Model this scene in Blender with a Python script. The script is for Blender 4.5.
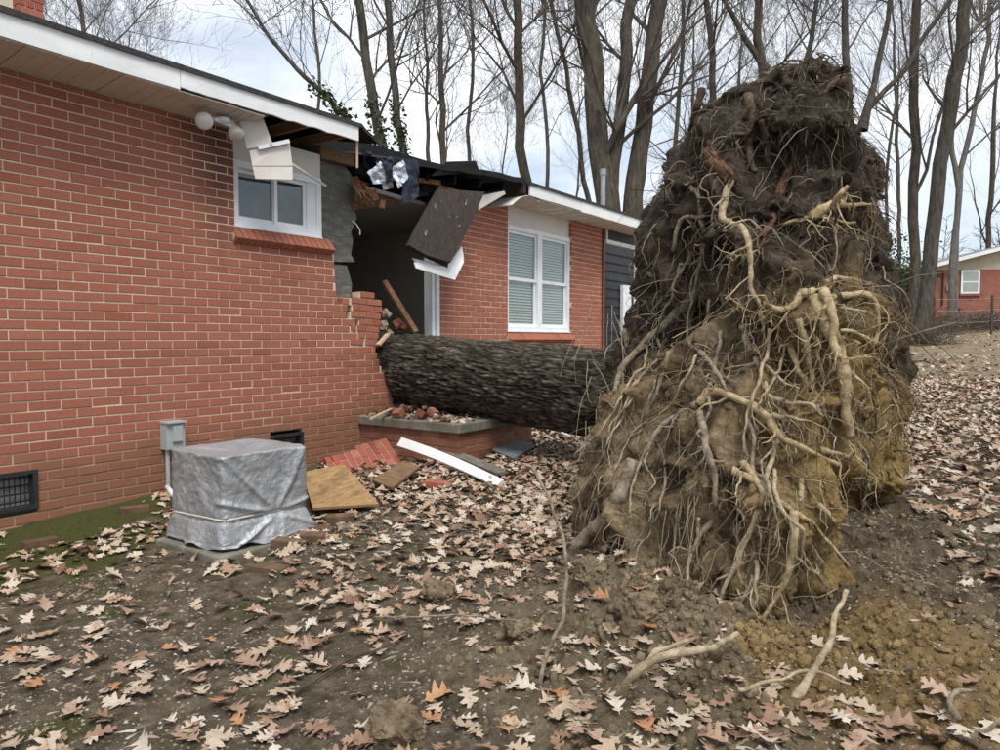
import bpy, bmesh, math, random
import numpy as np
from mathutils import Vector, Matrix, Quaternion, noise
from mathutils.bvhtree import BVHTree

R = math.radians
for o in list(bpy.data.objects):
    bpy.data.objects.remove(o)
SC = bpy.context.scene
COL = SC.collection
rnd = random.Random(11)

# ---------------------------------------------------------------- camera
FPX, TH, PI_, CX, CZ = 722.0, 0.6201, 0.0497, 5.3026, 1.2932
CAM = Vector((CX, 0, CZ))
FW = Vector((-math.sin(TH)*math.cos(PI_), math.cos(TH)*math.cos(PI_), -math.sin(PI_)))
RT = Vector((math.cos(TH), math.sin(TH), 0))
UP = RT.cross(FW)
cd = bpy.data.cameras.new('camera')
cam = bpy.data.objects.new('camera', cd)
COL.objects.link(cam)
cam.matrix_world = Matrix(((RT.x, UP.x, -FW.x, CAM.x), (RT.y, UP.y, -FW.y, CAM.y), (RT.z, UP.z, -FW.z, CAM.z), (0, 0, 0, 1)))
cd.sensor_width = 36
cd.lens = 36*FPX/1000
cd.clip_end = 2000
cd.clip_start = 0.05
SC.camera = cam

# ---------------------------------------------------------------- sky and sun (bright overcast)
SUN_EL, SUN_AZ = R(58), R(126)           # azimuth clockwise from +Y
w = bpy.data.worlds.new('World')
SC.world = w
w.use_nodes = True
nt = w.node_tree
nt.nodes.clear()
N = nt.nodes.new
wo = N('ShaderNodeOutputWorld'); bg = N('ShaderNodeBackground'); sk = N('ShaderNodeTexSky')
sk.sky_type = 'NISHITA'; sk.sun_disc = False; sk.sun_elevation = SUN_EL; sk.sun_rotation = SUN_AZ
sk.air_density = 1.0; sk.dust_density = 1.0; sk.ozone_density = 1.5
tc = N('ShaderNodeTexCoord')
mp = N('ShaderNodeMapping'); mp.inputs['Scale'].default_value = (1.0, 1.0, 2.4)
nz = N('ShaderNodeTexNoise'); nz.inputs['Scale'].default_value = 2.6; nz.inputs['Detail'].default_value = 6; nz.inputs['Roughness'].default_value = .55
rp = N('ShaderNodeValToRGB'); rp.color_ramp.elements[0].position = .34; rp.color_ramp.elements[1].position = .58
rp.color_ramp.elements[0].color = (.42, .42, .42, 1); rp.color_ramp.elements[1].color = (1, 1, 1, 1)
nz2 = N('ShaderNodeTexNoise'); nz2.inputs['Scale'].default_value = 5.0; nz2.inputs['Detail'].default_value = 5
rp2 = N('ShaderNodeValToRGB'); rp2.color_ramp.elements[0].position = .3; rp2.color_ramp.elements[1].position = .7
rp2.color_ramp.elements[0].color = (7.4, 8.1, 9.0, 1); rp2.color_ramp.elements[1].color = (10.2, 10.5, 10.9, 1)
mx = N('ShaderNodeMix'); mx.data_type = 'RGBA'
L = nt.links.new
L(tc.outputs['Generated'], mp.inputs['Vector']); L(mp.outputs[0], nz.inputs['Vector']); L(mp.outputs[0], nz2.inputs['Vector'])
L(nz.outputs[0], rp.inputs[0]); L(nz2.outputs[0], rp2.inputs[0])
L(rp.outputs[0], mx.inputs[0]); L(sk.outputs[0], mx.inputs[6]); L(rp2.outputs[0], mx.inputs[7])
L(mx.outputs[2], bg.inputs[0]); L(bg.outputs[0], wo.inputs[0])
bg.inputs[1].default_value = 0.056
sd = bpy.data.lights.new('sun', 'SUN'); sd.energy = 1.5; sd.angle = R(24); sd.color = (1, .96, .9)
so = bpy.data.objects.new('sun', sd); COL.objects.link(so)
sdir = Vector((math.sin(SUN_AZ)*math.cos(SUN_EL), math.cos(SUN_AZ)*math.cos(SUN_EL), math.sin(SUN_EL)))
so.rotation_euler = (-sdir).to_track_quat('-Z', 'Y').to_euler()
so.location = (6, -4, 12)
SC.view_settings.view_transform = 'Standard'
SC.view_settings.look = 'None'
SC.view_settings.exposure = 1.24
SC.view_settings.gamma = 1
SC.view_settings.use_curve_mapping = False


# ---------------------------------------------------------------- pixel helpers (a pixel gives a direction; the plane it touches gives the distance)
def ray(x, y):
    return FW + RT*((x-500)/FPX) + UP*((375-y)/FPX)

def wpt(x, y, X=0.0):            # on a plane parallel to the house wall
    d = ray(x, y); return CAM + d*((X-CX)/d.x)

def gpt(x, y, it=6):             # on the ground
    d = ray(x, y); z = 0.05
    for _ in range(it):
        p = CAM + d*((z-CZ)/d.z); z = base_h(p.x, p.y)
    return p

def dpt(x, y, D):                # at an axial distance
    return CAM + ray(x, y)*D

def base_h(x, y):
    if y < 1.9: return .025*(y-1.9)
    h = .05*(min(y, 20)-1.9)
    if y > 20: h += .055*(min(y, 40)-20)
    return h

# ---------------------------------------------------------------- mesh helpers
class MB:
    def __init__(s): s.v = []; s.f = []
    def add(s, vs, fs):
        n = len(s.v); s.v += [tuple(a) for a in vs]; s.f += [tuple(i+n for i in f) for f in fs]; return s
    def box(s, x0, x1, y0, y1, z0, z1):
        return s.add([(x, y, z) for x in (x0, x1) for y in (y0, y1) for z in (z0, z1)],
                     [(0, 1, 3, 2), (4, 6, 7, 5), (0, 4, 5, 1), (2, 3, 7, 6), (0, 2, 6, 4), (1, 5, 7, 3)])
    def obox(s, c, ax, ay, az, hx, hy, hz):
        P = [Vector(c)+ax*(i*hx)+ay*(j*hy)+az*(k*hz) for i in (-1, 1) for j in (-1, 1) for k in (-1, 1)]
        return s.add(P, [(0, 1, 3, 2), (4, 6, 7, 5), (0, 4, 5, 1), (2, 3, 7, 6), (0, 2, 6, 4), (1, 5, 7, 3)])
    def bar(s, a, b, w, t, up=Vector((0, 0, 1))):
        a = Vector(a); b = Vector(b); d = (b-a); l = d.length; d.normalize()
        sx = d.cross(up)
        if sx.length < 1e-4: sx = d.cross(Vector((1, 0, 0)))
        sx.normalize(); u = sx.cross(d)
        return s.obox((a+b)/2, d, sx, u, l/2, w/2, t/2)
    def tube(s, pts, rad, n=6, cap=True):
        pts = [Vector(p) for p in pts]; m = len(pts); vs = []; fs = []
        ref = None
        for i, p in enumerate(pts):
            d = (pts[min(i+1, m-1)]-pts[max(i-1, 0)])
            if d.length < 1e-7: d = Vector((0, 0, 1))
            d.normalize()
            if ref is None:
                ref = d.cross(Vector((.31, .77, .55)))
                if ref.length < 1e-3: ref = d.cross(Vector((1, 0, 0)))
            ref = ref - d*ref.dot(d); ref.normalize()
            b = d.cross(ref)
            r = rad[i] if hasattr(rad, '__len__') else rad
            for k in range(n):
                a = 2*math.pi*k/n
                vs.append(p + ref*(math.cos(a)*r) + b*(math.sin(a)*r))
        for i in range(m-1):
            for k in range(n):
                k2 = (k+1) % n
                fs.append((i*n+k, i*n+k2, (i+1)*n+k2, (i+1)*n+k))
        if cap:
            fs.append(tuple(range(n-1, -1, -1))); fs.append(tuple((m-1)*n+k for k in range(n)))
        return s.add(vs, fs)
    def plate(s, quad, t, nrm=None):          # polygon with thickness
        q = [Vector(a) for a in quad]; n = len(q)
        if nrm is None: nrm = (q[1]-q[0]).cross(q[2]-q[0]).normalized()
        b = [a - nrm*t for a in q]
        return s.add(q+b, [tuple(range(n)), tuple(range(2*n-1, n-1, -1))]+[(i, i+n, (i+1) % n+n, (i+1) % n) for i in range(n)])
    def build(s, name, mat, parent=None, smooth=False):
        me = bpy.data.meshes.new(name); me.from_pydata(s.v, [], s.f); me.update()
        return link(name, me, mat, parent, smooth)

def link(name, me, mat, parent=None, smooth=False):
    o = bpy.data.objects.new(name, me); COL.objects.link(o)
    if mat and not me.materials: me.materials.append(mat)
    if smooth: me.shade_smooth()
    if parent:
        o.parent = parent
        o.matrix_parent_inverse = parent.matrix_basis.inverted()
    return o

def flip_fix(o):
    bm = bmesh.new(); bm.from_mesh(o.data); bmesh.ops.recalc_face_normals(bm, faces=bm.faces); bm.to_mesh(o.data); bm.free(); return o

def tag(o, label=None, cat=None, group=None, kind=None):
    if label: o['label'] = label
    if cat: o['category'] = cat
    if group: o['group'] = group
    if kind: o['kind'] = kind
    return o

def thing(name, loc, label, cat, group=None):
    o = bpy.data.objects.new(name, None); COL.objects.link(o); o.location = loc; o.empty_display_size = .1
    return tag(o, label, cat, group)

def fbm(p, oc=4, lac=2.1, g=.5):
    s = 0; a = 1
    for _ in range(oc):
        s += a*noise.noise(p); p = p*lac; a *= g
    return s

def grid_mesh(P, nu, nv, wrap=False):     # P: (nu*nv,3) array -> verts, faces
    fs = []
    for i in range(nu-1):
        for j in range(nv if wrap else nv-1):
            j2 = (j+1) % nv
            fs.append((i*nv+j, i*nv+j2, (i+1)*nv+j2, (i+1)*nv+j))
    return fs

def np_mesh(name, V, F):
    me = bpy.data.meshes.new(name)
    V = np.asarray(V, dtype=np.float32); F = np.asarray(F, dtype=np.int32); k = F.shape[1]
    me.vertices.add(len(V)); me.vertices.foreach_set('co', V.ravel())
    me.loops.add(F.size); me.loops.foreach_set('vertex_index', F.ravel())
    me.polygons.add(len(F)); me.polygons.foreach_set('loop_start', np.arange(0, F.size, k, dtype=np.int32))
    try: me.polygons.foreach_set('loop_total', np.full(len(F), k, dtype=np.int32))
    except Exception: pass
    me.update(calc_edges=True); me.validate()
    return me

# ---------------------------------------------------------------- materials
class G:
    def __init__(s, name):
        s.m = bpy.data.materials.new(name); s.m.use_nodes = True; s.t = s.m.node_tree
        s.b = s.t.nodes['Principled BSDF']; s.out = s.t.nodes['Material Output']
        s.geo = s.n('ShaderNodeNewGeometry'); s.pos = s.geo.outputs['Position']
    def n(s, t): return s.t.nodes.new(t)
    def l(s, a, b): s.t.links.new(a, b)
    def noise(s, scale, detail=5, rough=.55, stretch=None, vec=None, dist=0):
        v = vec or s.pos
        if stretch:
            mp = s.n('ShaderNodeMapping'); mp.inputs['Scale'].default_value = stretch; s.l(v, mp.inputs['Vector']); v = mp.outputs[0]
        t = s.n('ShaderNodeTexNoise'); t.inputs['Scale'].default_value = scale; t.inputs['Detail'].default_value = detail
        t.inputs['Roughness'].default_value = rough; t.inputs['Distortion'].default_value = dist
        s.l(v, t.inputs['Vector']); return t.outputs[0]
    def voro(s, scale, feature='F1', stretch=None):
        v = s.pos
        if stretch:
            mp = s.n('ShaderNodeMapping'); mp.inputs['Scale'].default_value = stretch; s.l(v, mp.inputs['Vector']); v = mp.outputs[0]
        t = s.n('ShaderNodeTexVoronoi'); t.feature = feature; t.inputs['Scale'].default_value = scale; s.l(v, t.inputs['Vector']); return t.outputs[0]
    def ramp(s, fac, stops):
        r = s.n('ShaderNodeValToRGB'); e = r.color_ramp.elements
        while len(e) < len(stops): e.new(.5)
        for el, (p, c) in zip(e, stops):
            el.position = p; el.color = (c, c, c, 1) if not hasattr(c, '__len__') else (*c, 1)
        s.l(fac, r.inputs[0]); return r.outputs[0]
    def mix(s, fac, a, b, mode='MIX'):
        m = s.n('ShaderNodeMix'); m.data_type = 'RGBA'; m.blend_type = mode
        for v, i in ((fac, 0), (a, 6), (b, 7)):
            if isinstance(v, (int, float)): m.inputs[i].default_value = v
            elif isinstance(v, tuple): m.inputs[i].default_value = (*v, 1)
            else: s.l(v, m.inputs[i])
        return m.outputs[2]
    def math(s, op, a, b=None):
        m = s.n('ShaderNodeMath'); m.operation = op
        for v, i in ((a, 0), (b, 1)):
            if v is None: continue
            if isinstance(v, (int, float)): m.inputs[i].default_value = v
            else: s.l(v, m.inputs[i])
        return m.outputs[0]
    def xyz(s):
        x = s.n('ShaderNodeSeparateXYZ'); s.l(s.pos, x.inputs[0]); return x.outputs
    def rand(s):            # one number per piece: object random + island random
        oi = s.n('ShaderNodeObjectInfo')
        a = s.math('ADD', oi.outputs['Random'], s.geo.outputs['Random Per Island'])
        return s.math('FRACT', a)
    def bump(s, h, strength=.4, dist=.01):
        b = s.n('ShaderNodeBump'); b.inputs['Strength'].default_value = strength; b.inputs['Distance'].default_value = dist
        s.l(h, b.inputs['Height']); s.l(b.outputs[0], s.b.inputs['Normal']); return s
    def fin(s, col=None, rough=.8, metal=0, spec=.3):
        if col is not None:
            if isinstance(col, tuple): s.b.inputs['Base Color'].default_value = (*col, 1)
            else: s.l(col, s.b.inputs['Base Color'])
        if isinstance(rough, (int, float)): s.b.inputs['Roughness'].default_value = rough
        else: s.l(rough, s.b.inputs['Roughness'])
        s.b.inputs['Metallic'].default_value = metal
        s.b.inputs['Specular IOR Level'].default_value = spec
        return s.m

def simple(name, c1, c2, scale=8, rough=.8, bump=.2, bd=.005, metal=0, spec=.3, stretch=None):
    g = G(name); n = g.noise(scale, 6, .6, stretch)
    g.bump(g.noise(scale*6, 4, .6, stretch), bump, bd)
    return g.fin(g.ramp(n, [(.3, c1), (.7, c2)]), rough, metal, spec)

def m_brick(name='brick_clay', base=((.30, .125, .084), (.36, .153, .104), (.385, .172, .118)), dirty=True):
    g = G(name); r = g.rand()
    c = g.ramp(r, [(0, base[0]), (.12, tuple(x*.94 for x in base[1])), (.5, base[1]), (.8, tuple(x*.96 for x in base[1])), (1, base[2])])
    n = g.noise(45, 5, .65)
    c = g.mix(.35, c, g.ramp(n, [(.3, (.15, .06, .045)), (.7, (.62, .33, .26))]), 'SOFT_LIGHT')
    big = g.noise(1.3, 4)
    c = g.mix(g.ramp(big, [(.5, 0), (.8, .15)]), c, (.2, .09, .07))
    if dirty:
        z = g.xyz()
        h = g.math('ADD', z[2], g.math('MULTIPLY', g.noise(2.2, 5), -.55))
        h = g.math('SUBTRACT', h, g.math('MULTIPLY', z[1], .05))
        c = g.mix(g.ramp(h, [(.0, .5), (.22, 0)]), c, (.17, .105, .06))
        # soot stain spreading below the flood light
        d = g.math('ADD', g.math('ABSOLUTE', g.math('SUBTRACT', z[1], 3.5)), g.math('MULTIPLY', g.math('SUBTRACT', 3.1, z[2]), .42))
        d = g.math('ADD', d, g.math('MULTIPLY', g.noise(3, 4), .3))
        c = g.mix(g.ramp(d, [(.22, .8), (.75, 0)]), c, (.05, .032, .03))
    g.bump(g.noise(120, 4, .7), .35, .002)
    return g.fin(c, .86, 0, .2)

MAT = {}
MAT['brick'] = m_brick()
g = G('mortar'); z = g.xyz(); n = g.noise(30, 5)
c = g.ramp(n, [(.3, (.52, .43, .32)), (.7, (.68, .58, .46))])
h = g.math('SUBTRACT', g.math('ADD', z[2], g.math('MULTIPLY', g.noise(2.2, 5), -.55)), g.math('MULTIPLY', z[1], .05))
c = g.mix(g.ramp(h, [(.0, .7), (.22, 0)]), c, (.20, .15, .08))
g.bump(g.noise(90, 4), .5, .003); MAT['mortar'] = g.fin(c, .95, 0, .1)
MAT['old_brick'] = m_brick('old_porch_brick', ((.16, .08, .055), (.25, .125, .085), (.33, .18, .12)), False)
g = G('porch_debris'); c = g.ramp(g.rand(), [(0, (.04, .028, .02)), (.4, (.12, .075, .05)), (.7, (.20, .085, .06)), (.88, (.30, .22, .15)), (1, (.5, .46, .4))]); MAT['debris'] = g.fin(c, .95)
MAT['rubble_brick'] = m_brick('rubble_brick', ((.13, .055, .042), (.21, .085, .065), (.30, .14, .10)), False)
g = G('dirty_brick'); c = g.ramp(g.noise(9, 6, .7), [(.3, (.06, .04, .027)), (.55, (.15, .085, .055)), (.75, (.25, .15, .10))]); c = g.mix(g.ramp(g.noise(12, 5), [(.52, 0), (.66, .8)]), c, (.075, .085, .022)); g.bump(g.noise(60, 5), .6, .006); MAT['dirty_brick'] = g.fin(c, .95)
MAT['old_mortar'] = simple('old_mortar', (.19, .15, .11), (.33, .27, .2), 20, .95)
MAT['broken_brick'] = m_brick('broken_brick', ((.22, .075, .055), (.33, .11, .08), (.40, .17, .12)), False)
g = G('white_paint'); n = g.noise(3, 6, .65, (1, 1, 3)); s_ = g.noise(28, 6, .7)
c = g.ramp(n, [(.3, (.68, .70, .70)), (.65, (.82, .83, .83))]); c = g.mix(g.ramp(s_, [(.62, 0), (.74, .55)]), c, (.36, .33, .28))
g.bump(s_, .15, .003); MAT['white'] = g.fin(c, .5, 0, .4)
MAT['trim_white'] = simple('window_trim_white', (.72, .75, .78), (.84, .86, .88), 5, .4, .05, .002, 0, .4)
MAT['soffit'] = simple('soffit_vinyl', (.56, .525, .48), (.66, .625, .58), 4, .55, .06, .003)
MAT['soffit_far'] = simple('soffit_painted', (.60, .57, .53), (.72, .69, .65), 4, .6, .06, .003)
MAT['frieze'] = simple('cream_frieze_paint', (.60, .59, .54), (.70, .69, .64), 3, .6, .08, .003)
MAT['shingle'] = simple('asphalt_shingle', (.025, .025, .027), (.07, .068, .066), 40, .95, .6, .006)
g = G('shingle_back'); n = g.noise(14, 6, .7, (1, 3, 1)); c = g.ramp(n, [(.3, (.028, .022, .018)), (.6, (.06, .048, .038)), (.8, (.11, .09, .075))])
c = g.mix(g.ramp(g.noise(9, 5, .7), [(.66, 0), (.7, .8)]), c, (.55, .54, .5)); g.bump(n, .5, .008); MAT['shingle_back'] = g.fin(c, .9)
g = G('grey_sheathing'); n = g.noise(5, 7, .7, (1, 1.2, 5)); c = g.ramp(n, [(.3, (.085, .085, .072)), (.55, (.16, .16, .14)), (.72, (.30, .29, .26))])
g.bump(n, .5, .01); MAT['sheathing'] = g.fin(c, .95)
MAT['dark_gap'] = simple('charred_dark_wood', (.02, .017, .014), (.05, .04, .03), 10, .95)  # near-black wood tone for gaps, torn decking and the dark door strip
MAT['tar'] = simple('tar_paper', (.005, .005, .006), (.016, .016, .018), 14, .85, .5, .01)  # near-black roofing colour that carries the shade under the broken roof
MAT['wood_old'] = simple('old_framing_wood', (.12, .07, .04), (.26, .16, .09), 6, .85, .4, .006, stretch=(1, 6, 6))
MAT['wood_split'] = simple('splintered_wood', (.13, .06, .032), (.32, .17, .09), 20, .85, .5, .006, stretch=(4, 1, 1))
MAT['wood_stick'] = simple('raw_lumber', (.40, .27, .17), (.56, .40, .27), 9, .8, .3, .003, stretch=(1, 4, .6))
MAT['interior'] = simple('interior_wall_paint', (.62, .58, .5), (.7, .66, .58), 3, .8)
MAT['ceiling'] = simple('ceiling_plaster', (.72, .71, .68), (.8, .79, .76), 3, .9)
MAT['floor_wood'] = simple('floor_boards', (.08, .06, .045), (.14, .1, .07), 5, .7)
MAT['foil'] = simple('insulation_foil', (.42, .47, .55), (.62, .66, .72), 12, .35, .5, .01, .35)
MAT['navy'] = simple('torn_underlayment', (.012, .016, .03), (.03, .036, .06), 12, .7, .5, .01)
g = G('window_glass'); g.t.nodes.remove(g.b)
gl = g.n('ShaderNodeBsdfGlossy'); gl.inputs['Roughness'].default_value = .015; gl.inputs['Color'].default_value = (.9, .95, 1, 1)
tr = g.n('ShaderNodeBsdfTransparent'); tr.inputs['Color'].default_value = (.82, .86, .85, 1)
lw_ = g.n('ShaderNodeLayerWeight'); lw_.inputs['Blend'].default_value = .5; fr = g.ramp(lw_.outputs['Facing'], [(0, .03), (.5, .10), (.75, .24), (1, .9)]); ms = g.n('ShaderNodeMixShader')
bmp = g.n('ShaderNodeBump'); bmp.inputs['Strength'].default_value = .03; bmp.inputs['Distance'].default_value = .02
g.l(g.noise(5, 2), bmp.inputs['Height']); g.l(bmp.outputs[0], gl.inputs['Normal'])
g.l(fr, ms.inputs[0]); g.l(tr.outputs[0], ms.inputs[1]); g.l(gl.outputs[0], ms.inputs[2]); g.l(ms.outputs[0], g.out.inputs[0]); MAT['glass'] = g.m
MAT['blind'] = simple('blind_slats', (.66, .64, .55), (.74, .72, .63), 4, .6)
MAT['curtain'] = simple('dark_curtain', (.07, .065, .06), (.13, .12, .11), 8, .9)
MAT['siding'] = simple('dark_grey_siding', (.024, .025, .029), (.038, .040, .045), 6, .6)
MAT['black_metal'] = simple('black_vent_metal', (.015, .015, .016), (.04, .04, .042), 15, .45, .1)
MAT['vent_back'] = simple('vent_mesh_grey', (.25, .25, .25), (.42, .42, .41), 18, .7)
MAT['box_grey'] = simple('grey_enamel', (.34, .37, .37), (.42, .45, .45), 6, .45, .08, .002)
MAT['bulb'] = simple('lamp_glass', (.55, .53, .5), (.68, .66, .62), 6, .18, .03, .002, 0, .6)
MAT['galv'] = simple('galvanised_pipe', (.3, .32, .33), (.42, .44, .45), 6, .45, .1, .003, .6)
MAT['rust_pipe'] = simple('painted_conduit', (.10, .03, .026), (.16, .05, .04), 12, .6)
g = G('silver_tarp'); n = g.noise(3.5, 6, .6); n2 = g.noise(16, 5, .6, None, None, 1.2)
c = g.ramp(n, [(.3, (.30, .315, .33)), (.65, (.44, .455, .47))]); c = g.mix(g.ramp(g.noise(7, 6, .7), [(.6, 0), (.75, .35)]), c, (.16, .15, .13))
g.bump(n2, .7, .02); MAT['tarp'] = g.fin(c, .36, .35, .5)
MAT['cord'] = simple('cord_white', (.5, .48, .42), (.66, .63, .56), 30, .8)
g = G('concrete'); n = g.noise(7, 7, .65); c = g.ramp(n, [(.3, (.095, .088, .068)), (.55, (.20, .185, .15)), (.75, (.30, .28, .24))])
c = g.mix(g.ramp(g.noise(3, 5), [(.5, 0), (.66, .5)]), c, (.09, .10, .06)); g.bump(g.noise(60, 5, .7), .5, .006); MAT['concrete'] = g.fin(c, .95)
g = G('plywood'); n = g.noise(5, 6, .65, (6, 1.2, 1), None, 1.5); c = g.ramp(n, [(.3, (.17, .095, .04)), (.52, (.33, .205, .095)), (.75, (.44, .30, .155))])
c = g.mix(g.ramp(g.noise(6, 5), [(.55, 0), (.68, .6)]), c, (.12, .075, .04)); g.bump(n, .4, .004); MAT['plywood'] = g.fin(c, .8)
MAT['pvc'] = simple('white_pvc', (.7, .7, .68), (.78, .78, .76), 6, .35)
MAT['slate'] = simple('grey_slate', (.13, .145, .16), (.2, .215, .23), 9, .7)

# bark of the fallen trunk
g = G('oak_bark'); at = g.n('ShaderNodeAttribute'); at.attribute_name = 'h'
n = g.noise(18, 6, .7, (.5, 1, 1)); c = g.ramp(g.math('ADD', at.outputs['Fac'], g.math('MULTIPLY', g.math('SUBTRACT', n, .5), .5)), [(.2, (.008, .006, .0045)), (.5, (.035, .028, .021)), (.8, (.082, .069, .053)), (1, (.16, .14, .112))])
c = g.mix(g.ramp(g.noise(2.1, 6, .7, (.7, 1, 1)), [(.62, 0), (.72, .3)]), c, (.17, .165, .14))
g.bump(g.noise(70, 5, .7, (.35, 1, 1)), .6, .012); MAT['bark'] = g.fin(c, .95, 0, .15)
# soil of the root ball: dark topsoil above, ochre clay low and to the right
g = G('root_ball_soil'); z = g.xyz(); n = g.noise(2.2, 6, .65); n2 = g.noise(14, 6, .7)
top = g.ramp(n2, [(.3, (.026, .020, .015)), (.52, (.085, .066, .050)), (.75, (.20, .165, .13))])
mid = g.ramp(n2, [(.28, (.075, .051, .029)), (.5, (.31, .225, .13)), (.72, (.53, .42, .27))])
och = g.ramp(n2, [(.28, (.14, .08, .028)), (.5, (.45, .30, .115)), (.72, (.64, .47, .22))])
hm = g.math('ADD', z[2], g.math('MULTIPLY', g.math('SUBTRACT', n, .5), 1.6))
c = g.mix(g.ramp(g.math('DIVIDE', hm, 3), [(.33, 1), (.6, 0)]), top, mid)
lat = g.math('ADD', g.math('MULTIPLY', g.math('SUBTRACT', z[0], 3.96), .814), g.math('MULTIPLY', g.math('SUBTRACT', z[1], 4.45), .581))
fwd = g.math('ADD', g.math('MULTIPLY', g.math('SUBTRACT', z[0], 3.96), -.581), g.math('MULTIPLY', g.math('SUBTRACT', z[1], 4.45), .814))
om = g.math('ADD', g.math('SUBTRACT', lat, g.math('MULTIPLY', fwd, .35)), g.math('MULTIPLY', g.math('SUBTRACT', n, .5), 1.2))
om = g.math('MULTIPLY', g.ramp(om, [(.0, 0), (.4, .95)]), g.ramp(g.math('DIVIDE', hm, 3), [(.38, 1), (.56, 0)]))
c = g.mix(om, c, och)
c = g.mix(g.math('MULTIPLY', g.ramp(g.math('ADD', fwd, .3), [(.2, 0), (.5, .92)]), g.ramp(g.math('DIVIDE', hm, 3), [(.14, .25), (.3, 1)])), c, top)
g.bump(g.noise(38, 6, .75), 1.0, .045); MAT['soil'] = g.fin(c, .97, 0, .1)
def m_root(name, a, b, c3):
    g = G(name); n = g.noise(26, 7, .75); c = g.ramp(n, [(.3, a), (.5, b), (.72, c3)]); c = g.mix(g.ramp(g.noise(9, 5, .7), [(.48, 0), (.62, .7)]), c, tuple(x*.75 for x in a)); g.bump(g.noise(70, 6, .75), .9, .014); return g.fin(c, .9, 0, .15)
MAT['root_pale'] = m_root('root_pale', (.26, .195, .115), (.52, .42, .28), (.70, .60, .45))
MAT['root_grey'] = m_root('root_grey', (.16, .125, .085), (.35, .285, .205), (.53, .455, .35))
MAT['root_ochre'] = m_root('root_ochre', (.27, .185, .09), (.53, .41, .235), (.70, .59, .41))
MAT['root_dark'] = m_root('root_dark', (.05, .035, .022), (.12, .085, .058), (.2, .15, .11))
MAT['root_red'] = m_root('root_broken_red', (.05, .026, .017), (.125, .068, .044), (.26, .16, .105))
MAT['root_wood'] = m_root('root_split_wood', (.22, .11, .05), (.45, .27, .14), (.6, .42, .26))
g = G('rootlets'); c = g.ramp(g.rand(), [(0, (.035, .025, .017)), (.45, (.10, .075, .05)), (.8, (.24, .185, .125)), (1, (.40, .33, .235))]); MAT['rootlet'] = g.fin(c, .95, 0, .1)
# background tree bark
def m_tree(name, a, b): return simple(name, a, b, 14, .95, 1.0, .06, 0, .1, (1, 1, .22))
MAT['tree_a'] = m_tree('tree_bark_brown', (.062, .052, .040), (.18, .157, .122))
MAT['tree_b'] = m_tree('tree_bark_grey', (.058, .050, .041), (.165, .15, .124))
MAT['tree_c'] = m_tree('tree_bark_pale', (.12, .11, .095), (.25, .235, .21))
MAT['twig'] = simple('twig_bark', (.06, .05, .042), (.14, .12, .105), 3, .95)
MAT['ivy'] = simple('ivy_leaves', (.035, .06, .018), (.11, .15, .05), 6, .6)
MAT['shrub'] = simple('shrub_leaves', (.05, .075, .035), (.13, .15, .07), 3, .7)
MAT['brush'] = simple('dead_brush', (.055, .042, .032), (.15, .115, .085), 3, .95)

def m_leaf(name, stops, sp=.25):
    g = G(name); c = g.ramp(g.rand(), stops)
    c = g.mix(.5, c, g.ramp(g.noise(60, 4, .6), [(.3, (.3, .28, .26)), (.7, (.7, .7, .7))]), 'SOFT_LIGHT')
    c = g.mix(g.ramp(g.noise(25, 4), [(.62, 0), (.72, .5)]), c, (.16, .09, .05))
    g.bump(g.noise(90, 3), .3, .003); return g.fin(c, .62, 0, sp)
MAT['leaf_pale'] = m_leaf('leaf_pale', [(0, (.36, .275, .195)), (.5, (.44, .35, .265)), (1, (.52, .45, .37))])
MAT['leaf_brown'] = m_leaf('leaf_brown', [(0, (.22, .13, .085)), (.5, (.32, .21, .15)), (1, (.40, .29, .22))])
MAT['leaf_orange'] = m_leaf('leaf_orange', [(0, (.34, .16, .08)), (.5, (.40, .22, .115)), (1, (.46, .30, .16))])
MAT['leaf_mix'] = m_leaf('leaf_mix', [(0, (.16, .085, .055)), (.12, (.26, .155, .105)), (.35, (.36, .255, .175)), (.6, (.43, .335, .25)), (.8, (.49, .405, .32)), (.94, (.54, .475, .40)), (1, (.40, .21, .11))])

# ground: bare dark soil with grit, moss near the house, ochre clay thrown out in front of the roots, dry lawn far off
g = G('yard_soil'); z = g.xyz(); n = g.noise(1.7, 7, .65); n2 = g.noise(11, 7, .7); n3 = g.noise(70, 5, .7)
c = g.ramp(n2, [(.3, (.055, .041, .028)), (.5, (.155, .120, .083)), (.72, (.31, .25, .178))])
c = g.mix(g.ramp(n3, [(.6, 0), (.68, .5)]), c, (.31, .265, .20))
c = g.mix(g.ramp(n3, [(.32, .7), (.4, 0)]), c, (.055, .044, .035))
mo = g.noise(3.1, 6, .65)
wallm = g.ramp(g.math('ADD', g.math('MULTIPLY', z[0], .5), g.math('MULTIPLY', g.math('ABSOLUTE', g.math('SUBTRACT', z[1], 1.9)), .25)), [(.3, .36), (.75, .0)])
mm = g.math('ADD', mo, wallm)
far_m = g.ramp(g.math('DIVIDE', z[1], 10), [(.42, 1), (.6, 0)])
mm = g.math('MULTIPLY', g.ramp(mm, [(.56, 0), (.68, .9)]), far_m)
c = g.mix(g.math('MULTIPLY', mm, g.ramp(n2, [(.36, .2), (.5, 1)])), c, g.ramp(n3, [(.3, (.035, .043, .010)), (.7, (.14, .155, .035))]))
dx = g.math('SUBTRACT', z[0], 4.3); dy = g.math('SUBTRACT', z[1], 2.75)
d2 = g.math('SQRT', g.math('ADD', g.math('MULTIPLY', dx, dx), g.math('MULTIPLY', dy, dy)))
dm = g.ramp(g.math('ADD', d2, g.math('MULTIPLY', g.math('SUBTRACT', n, .5), 1.2)), [(.75, .95), (1.15, 0)])
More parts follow.
